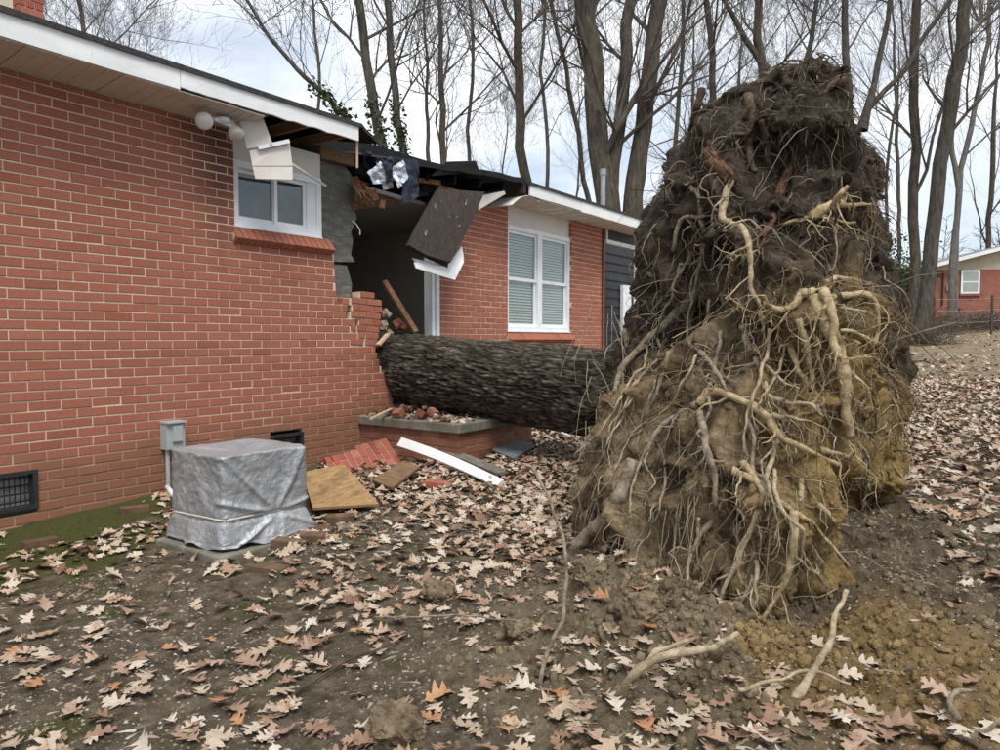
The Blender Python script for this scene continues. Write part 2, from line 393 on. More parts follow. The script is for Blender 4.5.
c = g.mix(dm, c, g.ramp(n2, [(.3, (.10, .076, .046)), (.55, (.27, .215, .135)), (.75, (.40, .33, .215))]))
dx = g.math('SUBTRACT', z[0], 4.95); dy = g.math('SUBTRACT', z[1], 2.95)
d2 = g.math('SQRT', g.math('ADD', g.math('MULTIPLY', dx, dx), g.math('MULTIPLY', dy, dy)))
om = g.ramp(g.math('ADD', d2, g.math('MULTIPLY', g.math('SUBTRACT', n, .5), 1.0)), [(.42, 1), (.8, 0)])
c = g.mix(om, c, g.ramp(n2, [(.3, (.11, .068, .028)), (.5, (.28, .185, .085)), (.72, (.42, .30, .155))]))
lw = g.ramp(g.math('ADD', g.math('DIVIDE', z[1], 30), g.math('MULTIPLY', g.math('SUBTRACT', n, .5), .15)), [(.42, 0), (.5, 1)])
lawn = g.ramp(g.noise(2.5, 7, .7), [(.3, (.17, .13, .085)), (.6, (.32, .25, .165)), (.8, (.40, .33, .23))])
c = g.mix(lw, c, lawn)
g.bump(g.math('ADD', n3, g.math('MULTIPLY', g.noise(200, 3), .5)), 1.0, .03); MAT['ground'] = g.fin(c, .95, 0, .15)
MAT['clod'] = simple('soil_clods', (.075, .055, .034), (.34, .265, .17), 14, .97, 1.0, .02, 0, .1)
MAT['clod_o'] = simple('ochre_clods', (.12, .075, .032), (.38, .265, .13), 14, .97, 1.0, .02, 0, .1)
g = G('grit'); c = g.ramp(g.rand(), [(0, (.04, .032, .024)), (.35, (.14, .115, .088)), (.65, (.26, .215, .16)), (.93, (.38, .33, .265)), (1, (.55, .52, .46))]); MAT['grit'] = g.fin(c, .9)

# ---------------------------------------------------------------- the ground
BC = Vector((3.96, 4.45, 0))
def gh(x, y):
    h = base_h(x, y)
    if y > 14 or x > 12 or x < -3 or y < -3: return h + .05*noise.noise(Vector((x*.2, y*.2, 0)))
    p = Vector((x, y, .3))
    h += .022*fbm(p*1.1, 3) + .007*fbm(p*7, 2)
    h += .06*math.exp(-(x/.45)**2)*(1 if y < 3 else max(0, 1-(y-3)))
    # torn soil around the root ball
    dx, dy = x-4.2, y-3.6
    d = math.hypot(dx/1.15, dy/1.5)
    t = max(0, 1-d/1.25)
    if t > 0:
        t = t*t*(3-2*t)
        h += t*(.05+.10*fbm(p*2.3, 3)+.05*abs(fbm(p*7, 3)))
    t = max(0, 1-math.hypot((x-4.35)/1.25, (y-2.9)/1.35)); t = min(1, t*2.6)
    t = max(t, min(1, 2.2*max(0, 1-math.hypot((x-5.0)/.85, (y-4.4)/1.5))))
    if t > 0: h += t*(.035*(1-2*abs(noise.noise(p*4.3)))+.040*(.5-abs(noise.noise(p*9.1)))+.030*(.5-abs(noise.noise(p*17)))+.016*noise.noise(p*31))
    h += .10*math.exp(-(((x-4.02)/.30)**2+((y-2.75)/.26)**2)) + .06*math.exp(-(((x-4.35)/.22)**2+((y-2.55)/.2)**2))
    h -= .16*math.exp(-(((x-4.55)/.30)**2+((y-3.45)/.30)**2))
    h += .10*math.exp(-(((x-4.85)/.4)**2+((y-4.9)/.8)**2))
    return h

def axis(lo, hi, step, far_lo, far_hi, gr=1.22):
    a = list(np.arange(lo, hi, step)); s = step; v = lo; left = []
    while v > far_lo: s *= gr; v -= s; left.append(v)
    s = step; v = a[-1]; right = []
    while v < far_hi: s *= gr; v += s; right.append(v)
    return left[::-1]+a+right
xs = axis(1.2, 6.2, .018, -160, 200); ys = axis(.8, 5.6, .018, -80, 320)
V = np.array([(x, y, gh(x, y)) for x in xs for y in ys]); nx, ny = len(xs), len(ys)
I = np.arange(nx*ny).reshape(nx, ny)
F = np.stack([I[:-1, :-1].ravel(), I[1:, :-1].ravel(), I[1:, 1:].ravel(), I[:-1, 1:].ravel()], 1)
gr_ = link('ground', np_mesh('ground', V, F), MAT['ground'], None, True); tag(gr_, kind='structure')

# ---------------------------------------------------------------- the brick house
C = 0.0677
house = thing('brick_house', (0, 4, 0), 'red brick house with white eaves, its doorway and roof smashed by the fallen tree', 'house')
def H(mb, name, mat, parent=None, smooth=False): return mb.build(name, MAT[mat], parent or house, smooth)

WIN1 = (3.64, 4.60); WIN2 = (7.60, 9.23); YEND = 10.27
_z1 = wpt(300, 432).z
VN = [(1.70, 2.10, .165, .425), (wpt(270, 440).y, wpt(303, 436).y, _z1-.24, _z1)]
def jit(k, a): return a*math.sin(k*12.9898+4.1)
def row_intervals(k):
    zc = (k+.5)*C
    iv = [(-1.0, YEND)]
    def sub(a, b):
        nonlocal iv
        o = []
        for p, q in iv:
            if b <= p or a >= q: o.append((p, q)); continue
            if p < a: o.append((p, a))
            if q > b: o.append((b, q))
        iv = o
    if zc > 2.13: sub(WIN1[0], 6.25)
    elif zc > 1.66:
        e = 4.72+jit(k, .012)
        if zc < 1.79: sub(e, 4.93+(zc-1.62)*.9); sub(5.31-(zc-1.62)*1.0, 6.25)
        else: sub(e, 6.25)
    elif zc > 1.2:
        cy = 4.80+(1.64-zc)/.42*.33+(.035 if k % 2 else -.035)
        sub(cy, cy+.012+.05*(zc-1.2)/.45)
        sub(5.29+jit(k, .03), 6.25)
    elif zc > .58: sub(5.27+(1.2-zc)*.36+jit(k, .03), 6.25)
    if 1.29 < zc: sub(*WIN2)
    for a, b, za, zb in VN:
        if za < zc < zb: sub(a+.004, b-.004)
    return [(a, b) for a, b in iv if b-a > .02]

wall_mb = MB()
bricks = []
for k in range(45):
    off = .1015*(k % 2)+.03
    for a, b in row_intervals(k):
        wall_mb.box(-.10, -.005, a, b, k*C, min((k+1)*C-.0002, 3.018))
        i = math.floor((a-off)/.203)
        while True:
            y0 = off+i*.203+.004; y1 = y0+.195; i += 1
            if y0 > b: break
            y0 = max(y0, a); y1 = min(y1, b)
            if y1-y0 > .025: bricks.append((y0, y1, k))
wall = H(wall_mb, 'wall', 'mortar')

def brick_mesh(name, l, hgt=.0586, dep=.098, mat='brick', cf=.003):
    vs = []; hl, hh = l/2, hgt/2
    for x, q in ((-dep, 0), (-cf, 0), (0, cf)):
        for sy, sz in ((-1, -1), (1, -1), (1, 1), (-1, 1)): vs.append((x, sy*(hl-q), sz*(hh-q)))
    fs = [(3, 2, 1, 0), (8, 9, 10, 11)]
    for r_ in (0, 4):
        for j in range(4): fs.append((r_+j, r_+(j+1) % 4, r_+4+(j+1) % 4, r_+4+j))
    me = bpy.data.meshes.new(name); me.from_pydata(vs, [], fs); me.materials.append(MAT[mat]); return me
bcache = {}
def get_brick(l, mat='brick'):
    key = (round(l, 3), mat)
    if key not in bcache: bcache[key] = brick_mesh('brick', key[0], mat=mat)
    return bcache[key]
def vis(b):
    y, zc = (b[0]+b[1])/2, (b[2]+.5)*C
    q = Vector((0, y, zc))-CAM; d = q.dot(FW); px = 500+FPX*q.dot(RT)/d
    if px < 0 or px > 400: return 99
    if 170 < px < 305 and zc < .75: return 50
    if b[1]-b[0] < .1: return 40
    return d
bricks.sort(key=vis)
for y0, y1, k in bricks[:300]:
    o = bpy.data.objects.new('brick', get_brick(y1-y0)); COL.objects.link(o); o.parent = wall
    o.matrix_parent_inverse = Matrix.Translation((0, 0, 0))
    o.location = (rnd.gauss(0, .0012), (y0+y1)/2, (k+.5)*C+rnd.gauss(0, .0006) if k < 44 else 44*C+.02)
    if k == 44: o.scale = (1, 1, .55)
    o.rotation_euler = (rnd.gauss(0, .004), rnd.gauss(0, .008), rnd.gauss(0, .006))
    o.location -= Vector((0, 0, 0))
mbk = MB()
for y0, y1, k in bricks[300:]:
    me = get_brick(y1-y0); push = 0
    zc = (k+.5)*C if k < 44 else 44*C+.02
    if zc > 1.2 and y0 > 4.9 and y1 < 5.5: push = .004+.02*(zc-1.2)
    M = Matrix.Translation((rnd.gauss(0, .0012)+push, (y0+y1)/2, zc)) @ Matrix.Rotation(rnd.gauss(0, .008), 4, 'Y') @ Matrix.Rotation(rnd.gauss(0, .006), 4, 'Z') @ Matrix.Diagonal((1, 1, .55 if k == 44 else 1, 1))
    if push: M = Matrix.Translation((0, 5.3, 1.2)) @ Matrix.Rotation(R(-2.6), 4, 'X') @ Matrix.Translation((0, -5.3, -1.2)) @ M
    mbk.add([M @ v.co for v in me.vertices], [tuple(p.vertices) for p in me.polygons])
tag(mbk.build('brick_field', MAT['brick'], wall), kind='stuff')
# the wall's parent empty is at (0,4,0); bricks were placed in world space
# sheathing and framing behind the veneer
sh = MB()
sh.box(-.21, -.115, -1, 3.70, 0, 3.02).box(-.21, -.115, 3.70, 4.58, 0, 2.22).box(-.21, -.115, 6.27, 7.62, 0, 3.02).box(-.21, -.115, 7.62, 9.21, 0, 1.36).box(-.21, -.115, 9.21, YEND-.02, 0, 3.02).box(-.21, -.115, 4.98, 6.27, 0, .58)
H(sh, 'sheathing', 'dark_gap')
pl = [wpt(326, 160, -.112), wpt(326, 470, -.112)]
edge = [(352, 322), (351, 297), (352, 284), (355, 262), (351, 255), (353, 240), (351, 232), (357, 218), (353, 207), (356, 190), (353, 178), (356, 163)]
yb = 4.59
for (za, zb) in ((0, 2.02), (2.027, 2.99)):
    prof = [(4.59, za)] + [(wpt(a, b, -.112).y, wpt(a, b, -.112).z) for a, b in edge if za+.02 < wpt(a, b, -.112).z < zb-.02] + [(4.99+jit(za, .02), zb), (4.59, zb)]
    if za == 0: prof.insert(1, (4.98, 0))
    H(MB().plate([(-.112, a, b) for a, b in prof], .07, Vector((1, 0, 0))), 'sheathing_board', 'sheathing')
H(MB().tube([wpt(352, 221, -.09), wpt(356, 224, -.07), wpt(360, 230, -.05), wpt(360, 235, -.05)], .006, 5), 'cable', 'trim_white')

# window 1 (slider) and its brick sill
def window(name, y0, y1, z0, z1, X, parts):
    wf = MB()
    t = .055
    wf.box(X-.1, X, y0, y1, z0, z0+t).box(X-.1, X, y0, y1, z1-t, z1).box(X-.1, X-.001, y0, y0+t, z0+t, z1-t).box(X-.1, X-.001, y1-t, y1, z0+t, z1-t)
    f = H(wf, name, 'trim_white'); return f
w1 = window('window', 3.645, 4.595, 2.245, 2.79, -.035, None)
H(MB().box(-.12, -.02, 3.645, 4.595, 2.232, 2.244), 'window_ledge', 'trim_white')
for (a, b, dx) in ((3.70, 4.11, -.075), (4.08, 4.43, -.055)):
    s = MB(); t = .035
    s.box(dx-.02, dx, a, b, 2.30, 2.30+t).box(dx-.02, dx, a, b, 2.735-t, 2.734).box(dx-.02, dx-.001, a, a+t, 2.30+t, 2.735-t).box(dx-.02, dx-.001, b-t, b, 2.30+t, 2.735-t)
    H(s, 'sash', 'trim_white', w1)
    H(MB().box(dx-.013, dx-.009, a+t, b-t, 2.30+t, 2.735-t), 'pane', 'glass', w1)
H(MB().box(-.10, -.045, 4.43, 4.54, 2.30, 2.735), 'side_jamb', 'trim_white', w1)
H(MB().box(-.15, -.14, 3.64, 4.6, 2.2, 2.85), 'curtain', 'curtain', w1)
H(MB().box(-.11, -.05, 3.642, 4.597, 2.793, 3.018), 'frieze_board', 'frieze')
def sill(y0, y1, z0, z1, n):
    base = H(MB().plate([(.035, y0, z0+.012), (.035, y1, z0+.012), (-.05, y1, z1-.012), (-.05, y0, z1-.012)], .06), 'window_sill', 'mortar')
    wb = (y1-y0)/n
    me = None
    ax = Vector((.035+.05, 0, z0-z1)).normalized(); nz_ = Vector((ax.z*-1, 0, ax.x)); nz_ = Vector((-ax.z, 0, ax.x))
    L_ = math.hypot(.085, z1-z0)
    mb = MB()
    mb.obox((0, 0, 0), ax, Vector((0, 1, 0)), nz_, L_/2+.006, wb/2-.004, .035)
    me = bpy.data.meshes.new('brick'); me.from_pydata(mb.v, [], mb.f); me.materials.append(MAT['brick'])
    for i in range(n):
        o = bpy.data.objects.new('brick', me); COL.objects.link(o); o.parent = base
        o.location = (-.012+rnd.gauss(0, .001), y0+(i+.5)*wb, (z0+z1)/2+rnd.gauss(0, .001)-.022)
sill(3.62, 4.68, 2.135, 2.235, 16)
# window 2 (double, with blinds)
w2 = window('window', 7.605, 9.225, 1.40, 2.76, -.03, None)
H(MB().box(-.11, -.004, 7.605, 9.225, 1.385, 1.399), 'window_ledge', 'trim_white')
H(MB().box(-.11, -.032, 8.36, 8.47, 1.455, 2.705), 'mullion', 'trim_white', w2)
for a, b in ((7.66, 8.36), (8.47, 9.17)):
    for z0, z1, dx in ((1.456, 2.09, -.075), (2.06, 2.704, -.055)):
        s = MB(); t = .04
        s.box(dx-.02, dx, a, b, z0, z0+t).box(dx-.02, dx, a, b, z1-t, z1).box(dx-.02, dx-.001, a, a+t, z0+t, z1-t).box(dx-.02, dx-.001, b-t, b, z0+t, z1-t)
        H(s, 'sash', 'trim_white', w2)
        H(MB().box(dx-.013, dx-.009, a+t, b-t, z0+t, z1-t), 'pane', 'glass', w2)
    s = MB()
    for i in range(33):
        zc = 1.49+i*.038; s.plate([(-.094, a, zc), (-.094, b, zc), (-.112, b, zc+.033), (-.112, a, zc+.033)], .002)
    tag(H(s, 'blind', 'blind', w2), kind='stuff')
H(MB().box(-.2, -.18, 7.6, 9.23, 1.3, 2.9), 'curtain', 'curtain', w2)
H(MB().box(-.11, -.05, 7.602, 9.228, 2.763, 3.018), 'frieze_board', 'frieze')
sill(7.58, 9.27, 1.292, 1.388, 24)

# eaves
SZ = 3.021
def panels(y0, y1, mat, wdt=.295, x1=.40, zo=.036):
    y = y0; i = 0
    while y < y1-.02:
        b = min(y+wdt, y1)
        o = MB(); e = rnd.uniform(-.002, .002)
        def sl(ya, yb_, t0, t1):
            o.add([(x, yy, SZ+e+(zo*(x/x1) if x > 0 else 0)+tt) for x in (0, x1) for yy in (ya, yb_) for tt in (t0, t1)], [(0, 1, 3, 2), (4, 6, 7, 5), (0, 4, 5, 1), (2, 3, 7, 6), (0, 2, 6, 4), (1, 5, 7, 3)])
        sl(y+.003, b-.003, 0, .010)
        o.box(-.13, -.0005, y+.003, b-.003, SZ+e, SZ+e+.01)
        for q in (1, 2): sl(y+(b-y)*q/3-.004, y+(b-y)*q/3+.004, -.007, -.0005)
        H(o, 'soffit_panel', mat); y = b
panels(-1.0, 3.66, 'soffit')
panels(7.72, 11.3, 'soffit_far', zo=.012)
# torn curled soffit by the gap
cur = MB(); pts = []
for i in range(9):
    t = i/8; pts.append((7.72-.55*t, SZ-.015-.11*t*t+.07*math.sin(t*3.1)))
for j in range(8):
    (a, za), (b, zb) = pts[j], pts[j+1]
    cur.add([(.01, a, za), (.40-.04*j/8, a, za), (.40-.045*(j+1)/8, b, zb), (.01, b, zb), (.01, a, za-.01), (.40-.04*j/8, a, za-.01), (.40-.045*(j+1)/8, b, zb-.01), (.01, b, zb-.01)],
            [(0, 1, 2, 3), (7, 6, 5, 4), (0, 4, 5, 1), (2, 6, 7, 3), (1, 5, 6, 2), (0, 3, 7, 4)])
H(cur, 'torn_soffit', 'soffit_far')
for a, b, z0, z1, dx in ((-1.0, 2.93, 3.062, 3.222, 0), (2.934, 4.64, 3.078, 3.216, .002), (7.47, 8.735, 3.045, 3.19, .0), (8.74, 11.3, 3.03, 3.18, .003)):
    m = MB(); n = 24
    for i in range(n):
        ya, yb_ = a+(b-a)*i/n, a+(b-a)*(i+1)/n
        lo = lambda y: z0+.006*noise.noise(Vector((y*3, a, 0)))+(.012*noise.noise(Vector((y*9, a, 2))) if dx == .002 else 0)
        m.add([(.40+dx, ya, lo(ya)), (.40+dx, yb_, lo(yb_)), (.40+dx, yb_, z1), (.40+dx, ya, z1), (.422+dx, ya, lo(ya)), (.422+dx, yb_, lo(yb_)), (.422+dx, yb_, z1), (.422+dx, ya, z1)],
              [(3, 2, 1, 0), (4, 5, 6, 7), (0, 1, 5, 4), (2, 3, 7, 6)]+([(0, 4, 7, 3)] if i == 0 else [])+([(1, 2, 6, 5)] if i == n-1 else []))
    H(m, 'fascia_board', 'white')
def rz(X): return 3.236+(.44-X)*.20
def deck(name, y0, y1, mat, x0=.44, x1=-4.2, t=.035, dz=0, nseg=1, sag=None):
    m = MB(); nx_ = 6; top = []; 
    nn = max(2, int((y1-y0)/.12)) if sag else 2
    P = []
    for i in range(nn):
        y = y0+(y1-y0)*i/(nn-1)
        for j in range(nx_+1):
            x = x0+(x1-x0)*j/nx_
            if sag: x, dzz = sag(x, y, j/nx_)
            else: dzz = 0
            P.append((x, y, rz(x)+dz+dzz))
    k = len(P); vs = P+[(a, b, c-t) for a, b, c in P]; fs = []; w_ = nx_+1
    for i in range(nn-1):
        for j in range(nx_):
            q = (i*w_+j, i*w_+j+1, (i+1)*w_+j+1, (i+1)*w_+j); fs.append(q); fs.append(tuple(a+k for a in q[::-1]))
    for i in range(nn-1):
        for j in (0, nx_):
            a, b = i*w_+j, (i+1)*w_+j; fs.append((a, b, b+k, a+k))
    for j in range(nx_):
        for i in (0, nn-1):
            a, b = i*w_+j, i*w_+j+1; fs.append((a, b, b+k, a+k))
    m.add(vs, fs); return flip_fix(H(m, name, mat))
rf = deck('roof', -1.1, 4.66, 'shingle')
deck('roof', 7.44, 11.4, 'shingle', dz=-.03)
def sag1(x, y, t):      # torn decking left of the gap
    e = (y-4.665)/.50
    return x-(.30*e+.06*noise.noise(Vector((y*9, 1, 0))))*(1-t), -.06*e*(1-t)
deck('torn_decking', 4.665, 5.15, 'dark_gap', sag=sag1)
def sag2(x, y, t):      # crushed roof above the doorway
    e = (y-5.1)/2.33
    b = math.sin(min(1, max(0, e))*math.pi)
    return x-(.05+.28*(1-e)**2+.06*noise.noise(Vector((y*7, 3, 0))))*(1-t), (-.22*(1-e)**2-.03*b+.03*noise.noise(Vector((y*6, 7, x*3))))*(1-t)
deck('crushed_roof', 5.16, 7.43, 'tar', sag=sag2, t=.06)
H(MB().box(-.75, -.70, 4.3, 7.6, 2.9, 3.5), 'attic_board', 'tar')  # added black panel, hides the sky so the roof gap reads dark
H(MB().plate([wpt(432, 176, .22), wpt(480, 172, .24), wpt(476, 161, .30), wpt(446, 162, .28)], .015), 'loose_shingle', 'shingle')
# dark framing under the broken eave
for y in (3.72, 4.12, 4.52):
    H(MB().box(-.9, .395, y-.02, y+.02, 3.09, 3.18), 'rafter', 'wood_old')
H(MB().box(-.10, -.04, 4.6, 5.02, 2.99, 3.10), 'top_plate', 'wood_old')
H(MB().box(.30, .39, 7.36, 7.43, 3.06, 3.2), 'rafter_end', 'dark_gap')
for y in (5.55, 5.95, 6.35, 6.75, 7.15):
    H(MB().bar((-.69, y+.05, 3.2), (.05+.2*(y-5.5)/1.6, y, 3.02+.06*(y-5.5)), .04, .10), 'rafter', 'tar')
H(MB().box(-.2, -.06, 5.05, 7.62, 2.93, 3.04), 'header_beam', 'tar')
H(MB().bar(wpt(352, 207, -.1), wpt(398, 200, -.35), .03, .06), 'ceiling_joist', 'wood_old')
H(MB().bar(wpt(418, 180, .05), wpt(440, 183, .1), .03, .05), 'ceiling_joist', 'wood_split')
# splintered wood at the top left of the gap
for i in range(70):
    t_ = rnd.random(); a = wpt(352+16*t_+rnd.uniform(-2, 5), 178+17*t_+rnd.uniform(-4, 6), .0+rnd.uniform(-.10, .12))
    d = Vector((rnd.uniform(-.03, .05), rnd.uniform(.01, .10), rnd.uniform(-.11, -.02)))
    H(MB().bar(a, a+d, rnd.uniform(.006, .022), rnd.uniform(.004, .012)), 'splinter', 'wood_split' if i % 3 else 'wood_old')
H(MB().plate([wpt(358, 196, -.05), wpt(374, 190, -.06), wpt(377, 200, -.06), wpt(360, 204, -.05)], .03), 'broken_board', 'wood_split')
H(MB().plate([wpt(380, 200, -.02), wpt(384, 200, -.02), wpt(383, 209, -.02), wpt(379, 208, -.02)], .02), 'broken_board', 'wood_split')
# foil faced insulation and torn underlayment hanging in the gap
def sheet(name, cs, mat, X, amp=.05, n=9):
    q = [wpt(a, b, X) for a, b in cs]; P = []
    for i in range(n):
        for j in range(n):
            u, v = i/(n-1), j/(n-1)
            p = (q[0]*(1-u)+q[1]*u)*(1-v)+(q[3]*(1-u)+q[2]*u)*v
            P.append(p+Vector((amp*noise.noise(p*9)+amp*.5*noise.noise(p*23), 0, 0)))
    fs = grid_mesh(P, n, n); m = MB(); m.add(P, fs)
    o = H(m, name, mat, smooth=False); sm = o.modifiers.new('t', 'SOLIDIFY'); sm.thickness = .006; return o
sheet('insulation_sheet', [(368, 172), (381, 161), (388, 183), (374, 184)], 'foil', .28)
sheet('insulation_sheet', [(392, 168), (402, 160), (410, 176), (397, 189)], 'foil', .30)
sheet('insulation_sheet', [(376, 162), (384, 168), (394, 188), (383, 190)], 'foil', .22)
sheet('underlayment', [(381, 158), (392, 156), (394, 180), (388, 184)], 'navy', .31)
sheet('underlayment', [(401, 158), (418, 160), (420, 196), (402, 204)], 'navy', .27)
sheet('underlayment', [(360, 150), (372, 152), (371, 172), (366, 168)], 'navy', -.02)
sheet('underlayment', [(408, 170), (450, 180), (446, 192), (414, 198)], 'navy', -.12)
# shingled decking hanging over the doorway with white soffit strips below
H(MB().plate([wpt(436, 190, .24), wpt(482, 193, .30), wpt(466, 228, .33), wpt(448, 263, .36), wpt(424, 256, .34), wpt(406, 246, .31), wpt(414, 229, .29)], .045), 'hanging_decking', 'shingle_back')
H(MB().plate([wpt(448, 263, .34), wpt(406, 246, .30), wpt(408, 250, .29), wpt(448, 268, .33)], .03), 'hanging_decking_edge', 'shingle_back')
H(MB().plate([wpt(412, 258, .28), wpt(447, 266, .30), wpt(462, 246, .30), wpt(464, 258, .31), wpt(455, 272, .31), wpt(416, 262, .29)], .012), 'hanging_soffit_strip', 'white')
H(MB().plate([wpt(414, 262, .31), wpt(457, 268, .33), wpt(463, 258, .33), wpt(464, 262, .34), wpt(455, 280, .34), wpt(416, 268, .32)], .012), 'hanging_soffit_strip', 'white')
H(MB().plate([wpt(478, 196, .2), wpt(504, 191, .3), wpt(505, 194, .3), wpt(478, 210, .2)], .01), 'hanging_soffit_strip', 'soffit_far')
# vinyl soffit peeled away at the flood light
H(MB().plate([wpt(240, 121, .20), wpt(262, 115, .30), wpt(273, 145, .34), wpt(247, 149, .24)], .008), 'peeled_soffit', 'soffit')
H(MB().plate([wpt(249, 151, .25), wpt(289, 142, .33), wpt(292, 166, .34), wpt(252, 166, .27)], .01), 'peeled_soffit', 'soffit')
H(MB().plate([wpt(252, 167, .27), wpt(292, 167, .34), wpt(292, 180, .35), wpt(255, 179, .28)], .01), 'peeled_soffit', 'soffit')
H(MB().bar(wpt(258, 148, .30), wpt(289, 141, .36), .02, .03), 'soffit_track', 'trim_white')
H(MB().bar(wpt(292, 164, .33), wpt(326, 186, .02), .012, .022), 'soffit_track', 'soffit')
H(MB().bar(wpt(357, 138, .39), wpt(357, 168, .38), .02, .02), 'hanging_splinter', 'wood_stick')

# door frame, porch header, side recess
H(MB().box(-.12, -.005, 6.13, 6.18, .60, 2.55), 'door_jamb', 'trim_white')
H(MB().box(-.12, .01, 6.19, 6.245, .58, 2.6), 'door_casing', 'trim_white')
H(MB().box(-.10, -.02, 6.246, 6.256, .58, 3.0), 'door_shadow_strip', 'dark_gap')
stick = H(MB().bar(wpt(384, 281, -.25), wpt(416, 332, .05), .065, .03, Vector((1, 0, 0))), 'broken_stud', 'wood_split')
fl = H(MB().box(-4, -.22, 1, 9.9, .52, .60), 'floor', 'floor_wood')
H(MB().box(-4.1, -4, 1, 9.9, 0, 3.9), 'room_back_wall', 'interior')
H(MB().box(-2.3, -2.2, 3.3, 5.9, .6, 2.72), 'room_partition', 'interior')
H(MB().box(-4, -.22, 7.35, 7.45, .6, 3.1), 'room_side_wall', 'interior')
H(MB().box(-4, -.22, 3.2, 3.3, .6, 3.1), 'room_side_wall', 'interior')
H(MB().add([(-.25, 5.0, 2.86), (-.3, 7.34, 2.80), (-3.99, 7.34, 2.62), (-3.99, 3.3, 2.62), (-.25, 3.31, 2.86), (-.25, 5.0, 2.90), (-.3, 7.34, 2.84), (-3.99, 7.34, 2.66), (-3.99, 3.3, 2.66), (-.25, 3.31, 2.9)],
           [(4, 3, 2, 1, 0), (5, 6, 7, 8, 9), (0, 1, 6, 5), (1, 2, 7, 6), (2, 3, 8, 7), (3, 4, 9, 8), (4, 0, 5, 9)]), 'ceiling', 'ceiling')
H(MB().box(-1.9, -1.82, 5.0, 7.34, 1.05, 1.12), 'chair_rail', 'trim_white')
H(MB().box(-8, -.115, -1.1, -1.0, 0, 3.2), 'end_wall', 'mortar')
# siding recess right of the brick
H(MB().box(-1.9, -.12, YEND-.02, YEND, 0, 3.02), 'return_wall', 'mortar')
for i in range(16):
    z0 = .45+i*.16
    H(MB().plate([(-.75, YEND+.001, z0), (-.75, 14, z0), (-.77, 14, z0+.165), (-.77, YEND+.001, z0+.165)], .02), 'siding_board', 'siding')
H(MB().box(-.05, .01, YEND+.002, 11.3, 2.86, 3.03), 'header_panel', 'siding')
H(MB().box(-.02, .03, YEND+.003, 11.3, 2.80, 2.86).box(-.02, .03, YEND+.003, YEND+.04, 2.86, 3.032), 'header_trim', 'trim_white')
ip = MB(); yq = wpt(636, 340, -.1).y
for dy in (-.10, .10): ip.tube([(-.1, yq+dy, .4), (-.1, yq+dy, 2.8)], .014, 6)
for i in range(13):
    zc = .5+i*.18
    ip.tube([(-.1, yq-.09, zc), (-.1, yq, zc+.06), (-.1, yq+.09, zc), (-.1, yq, zc-.06), (-.1, yq-.09, zc)], .011, 5)
H(ip, 'iron_porch_post', 'trim_white')
H(MB().box(-.74, -.68, wpt(622, 330, -.7).y, wpt(630, 330, -.7).y, .45, 2.3), 'side_door_frame', 'trim_white')
H(MB().box(-2, .2, YEND+.002, 14, .2, .44), 'side_porch_slab', 'concrete')
# pipe, cable, vent stack, chimney
a = wpt(603, 234, .012); H(MB().tube([(.014, a.y, 3.02), (.014, a.y, .3)], .014, 8), 'conduit', 'rust_pipe')
a = wpt(603, 200, -1.6); H(MB().tube([(-1.6, a.y, 3.5), (-1.6, a.y, wpt(603, 172, -1.6).z)], .05, 10).tube([(-1.6, a.y, wpt(603, 175, -1.6).z), (-1.6, a.y, wpt(603, 169, -1.6).z)], .065, 10), 'vent_stack', 'galv')
a = wpt(17, 12, -2.2); b = wpt(44, 12, -2.2)
ch = H(MB().box(-2.7, -2.2, a.y+.01, b.y-.01, 3.5, a.z+.9), 'chimney', 'mortar')
for k in range(18):
    zc = a.z+.85-k*C; n = 3
    for i in range(n):
        y0 = a.y+(b.y-a.y)*(i+(.0 if k % 2 else -.5))/n; y1 = y0+(b.y-a.y)/n-.008
        y0 = max(y0, a.y+.002); y1 = min(y1, b.y-.002) if i < n-1 or k % 2 else b.y-.002
        me = bpy.data.objects.new('brick', get_brick(y1-y0, 'broken_brick')); COL.objects.link(me); me.parent = ch; me.matrix_parent_inverse = Matrix(); me.location = (-2.19, (y0+y1)/2, zc)

# crawl-space vents
def vent(y0, y1, z0, z1):
    fr_ = H(MB().box(-.06, .012, y0, y1, z0, z0+.025).box(-.06, .012, y0, y1, z1-.025, z1).box(-.06, .011, y0, y0+.03, z0+.025, z1-.025).box(-.06, .011, y1-.03, y1, z0+.025, z1-.025), 'crawl_vent', 'black_metal')
    H(MB().box(-.09, -.075, y0+.02, y1-.02, z0+.02, z1-.02), 'vent_screen', 'vent_back', fr_)
    for i in range(4):
        zc = z0+.05+i*(z1-z0-.1)/3; H(MB().box(-.05, -.042, y0+.03, y1-.03, zc-.005, zc+.005), 'bar', 'black_metal', fr_)
    n = int((y1-y0)/.03)
    for i in range(1, n):
        yc = y0+i*(y1-y0)/n; H(MB().box(-.04, -.034, yc-.003, yc+.003, z0+.03, z1-.03), 'bar', 'black_metal', fr_)
vent(*VN[0]); vent(*VN[1])

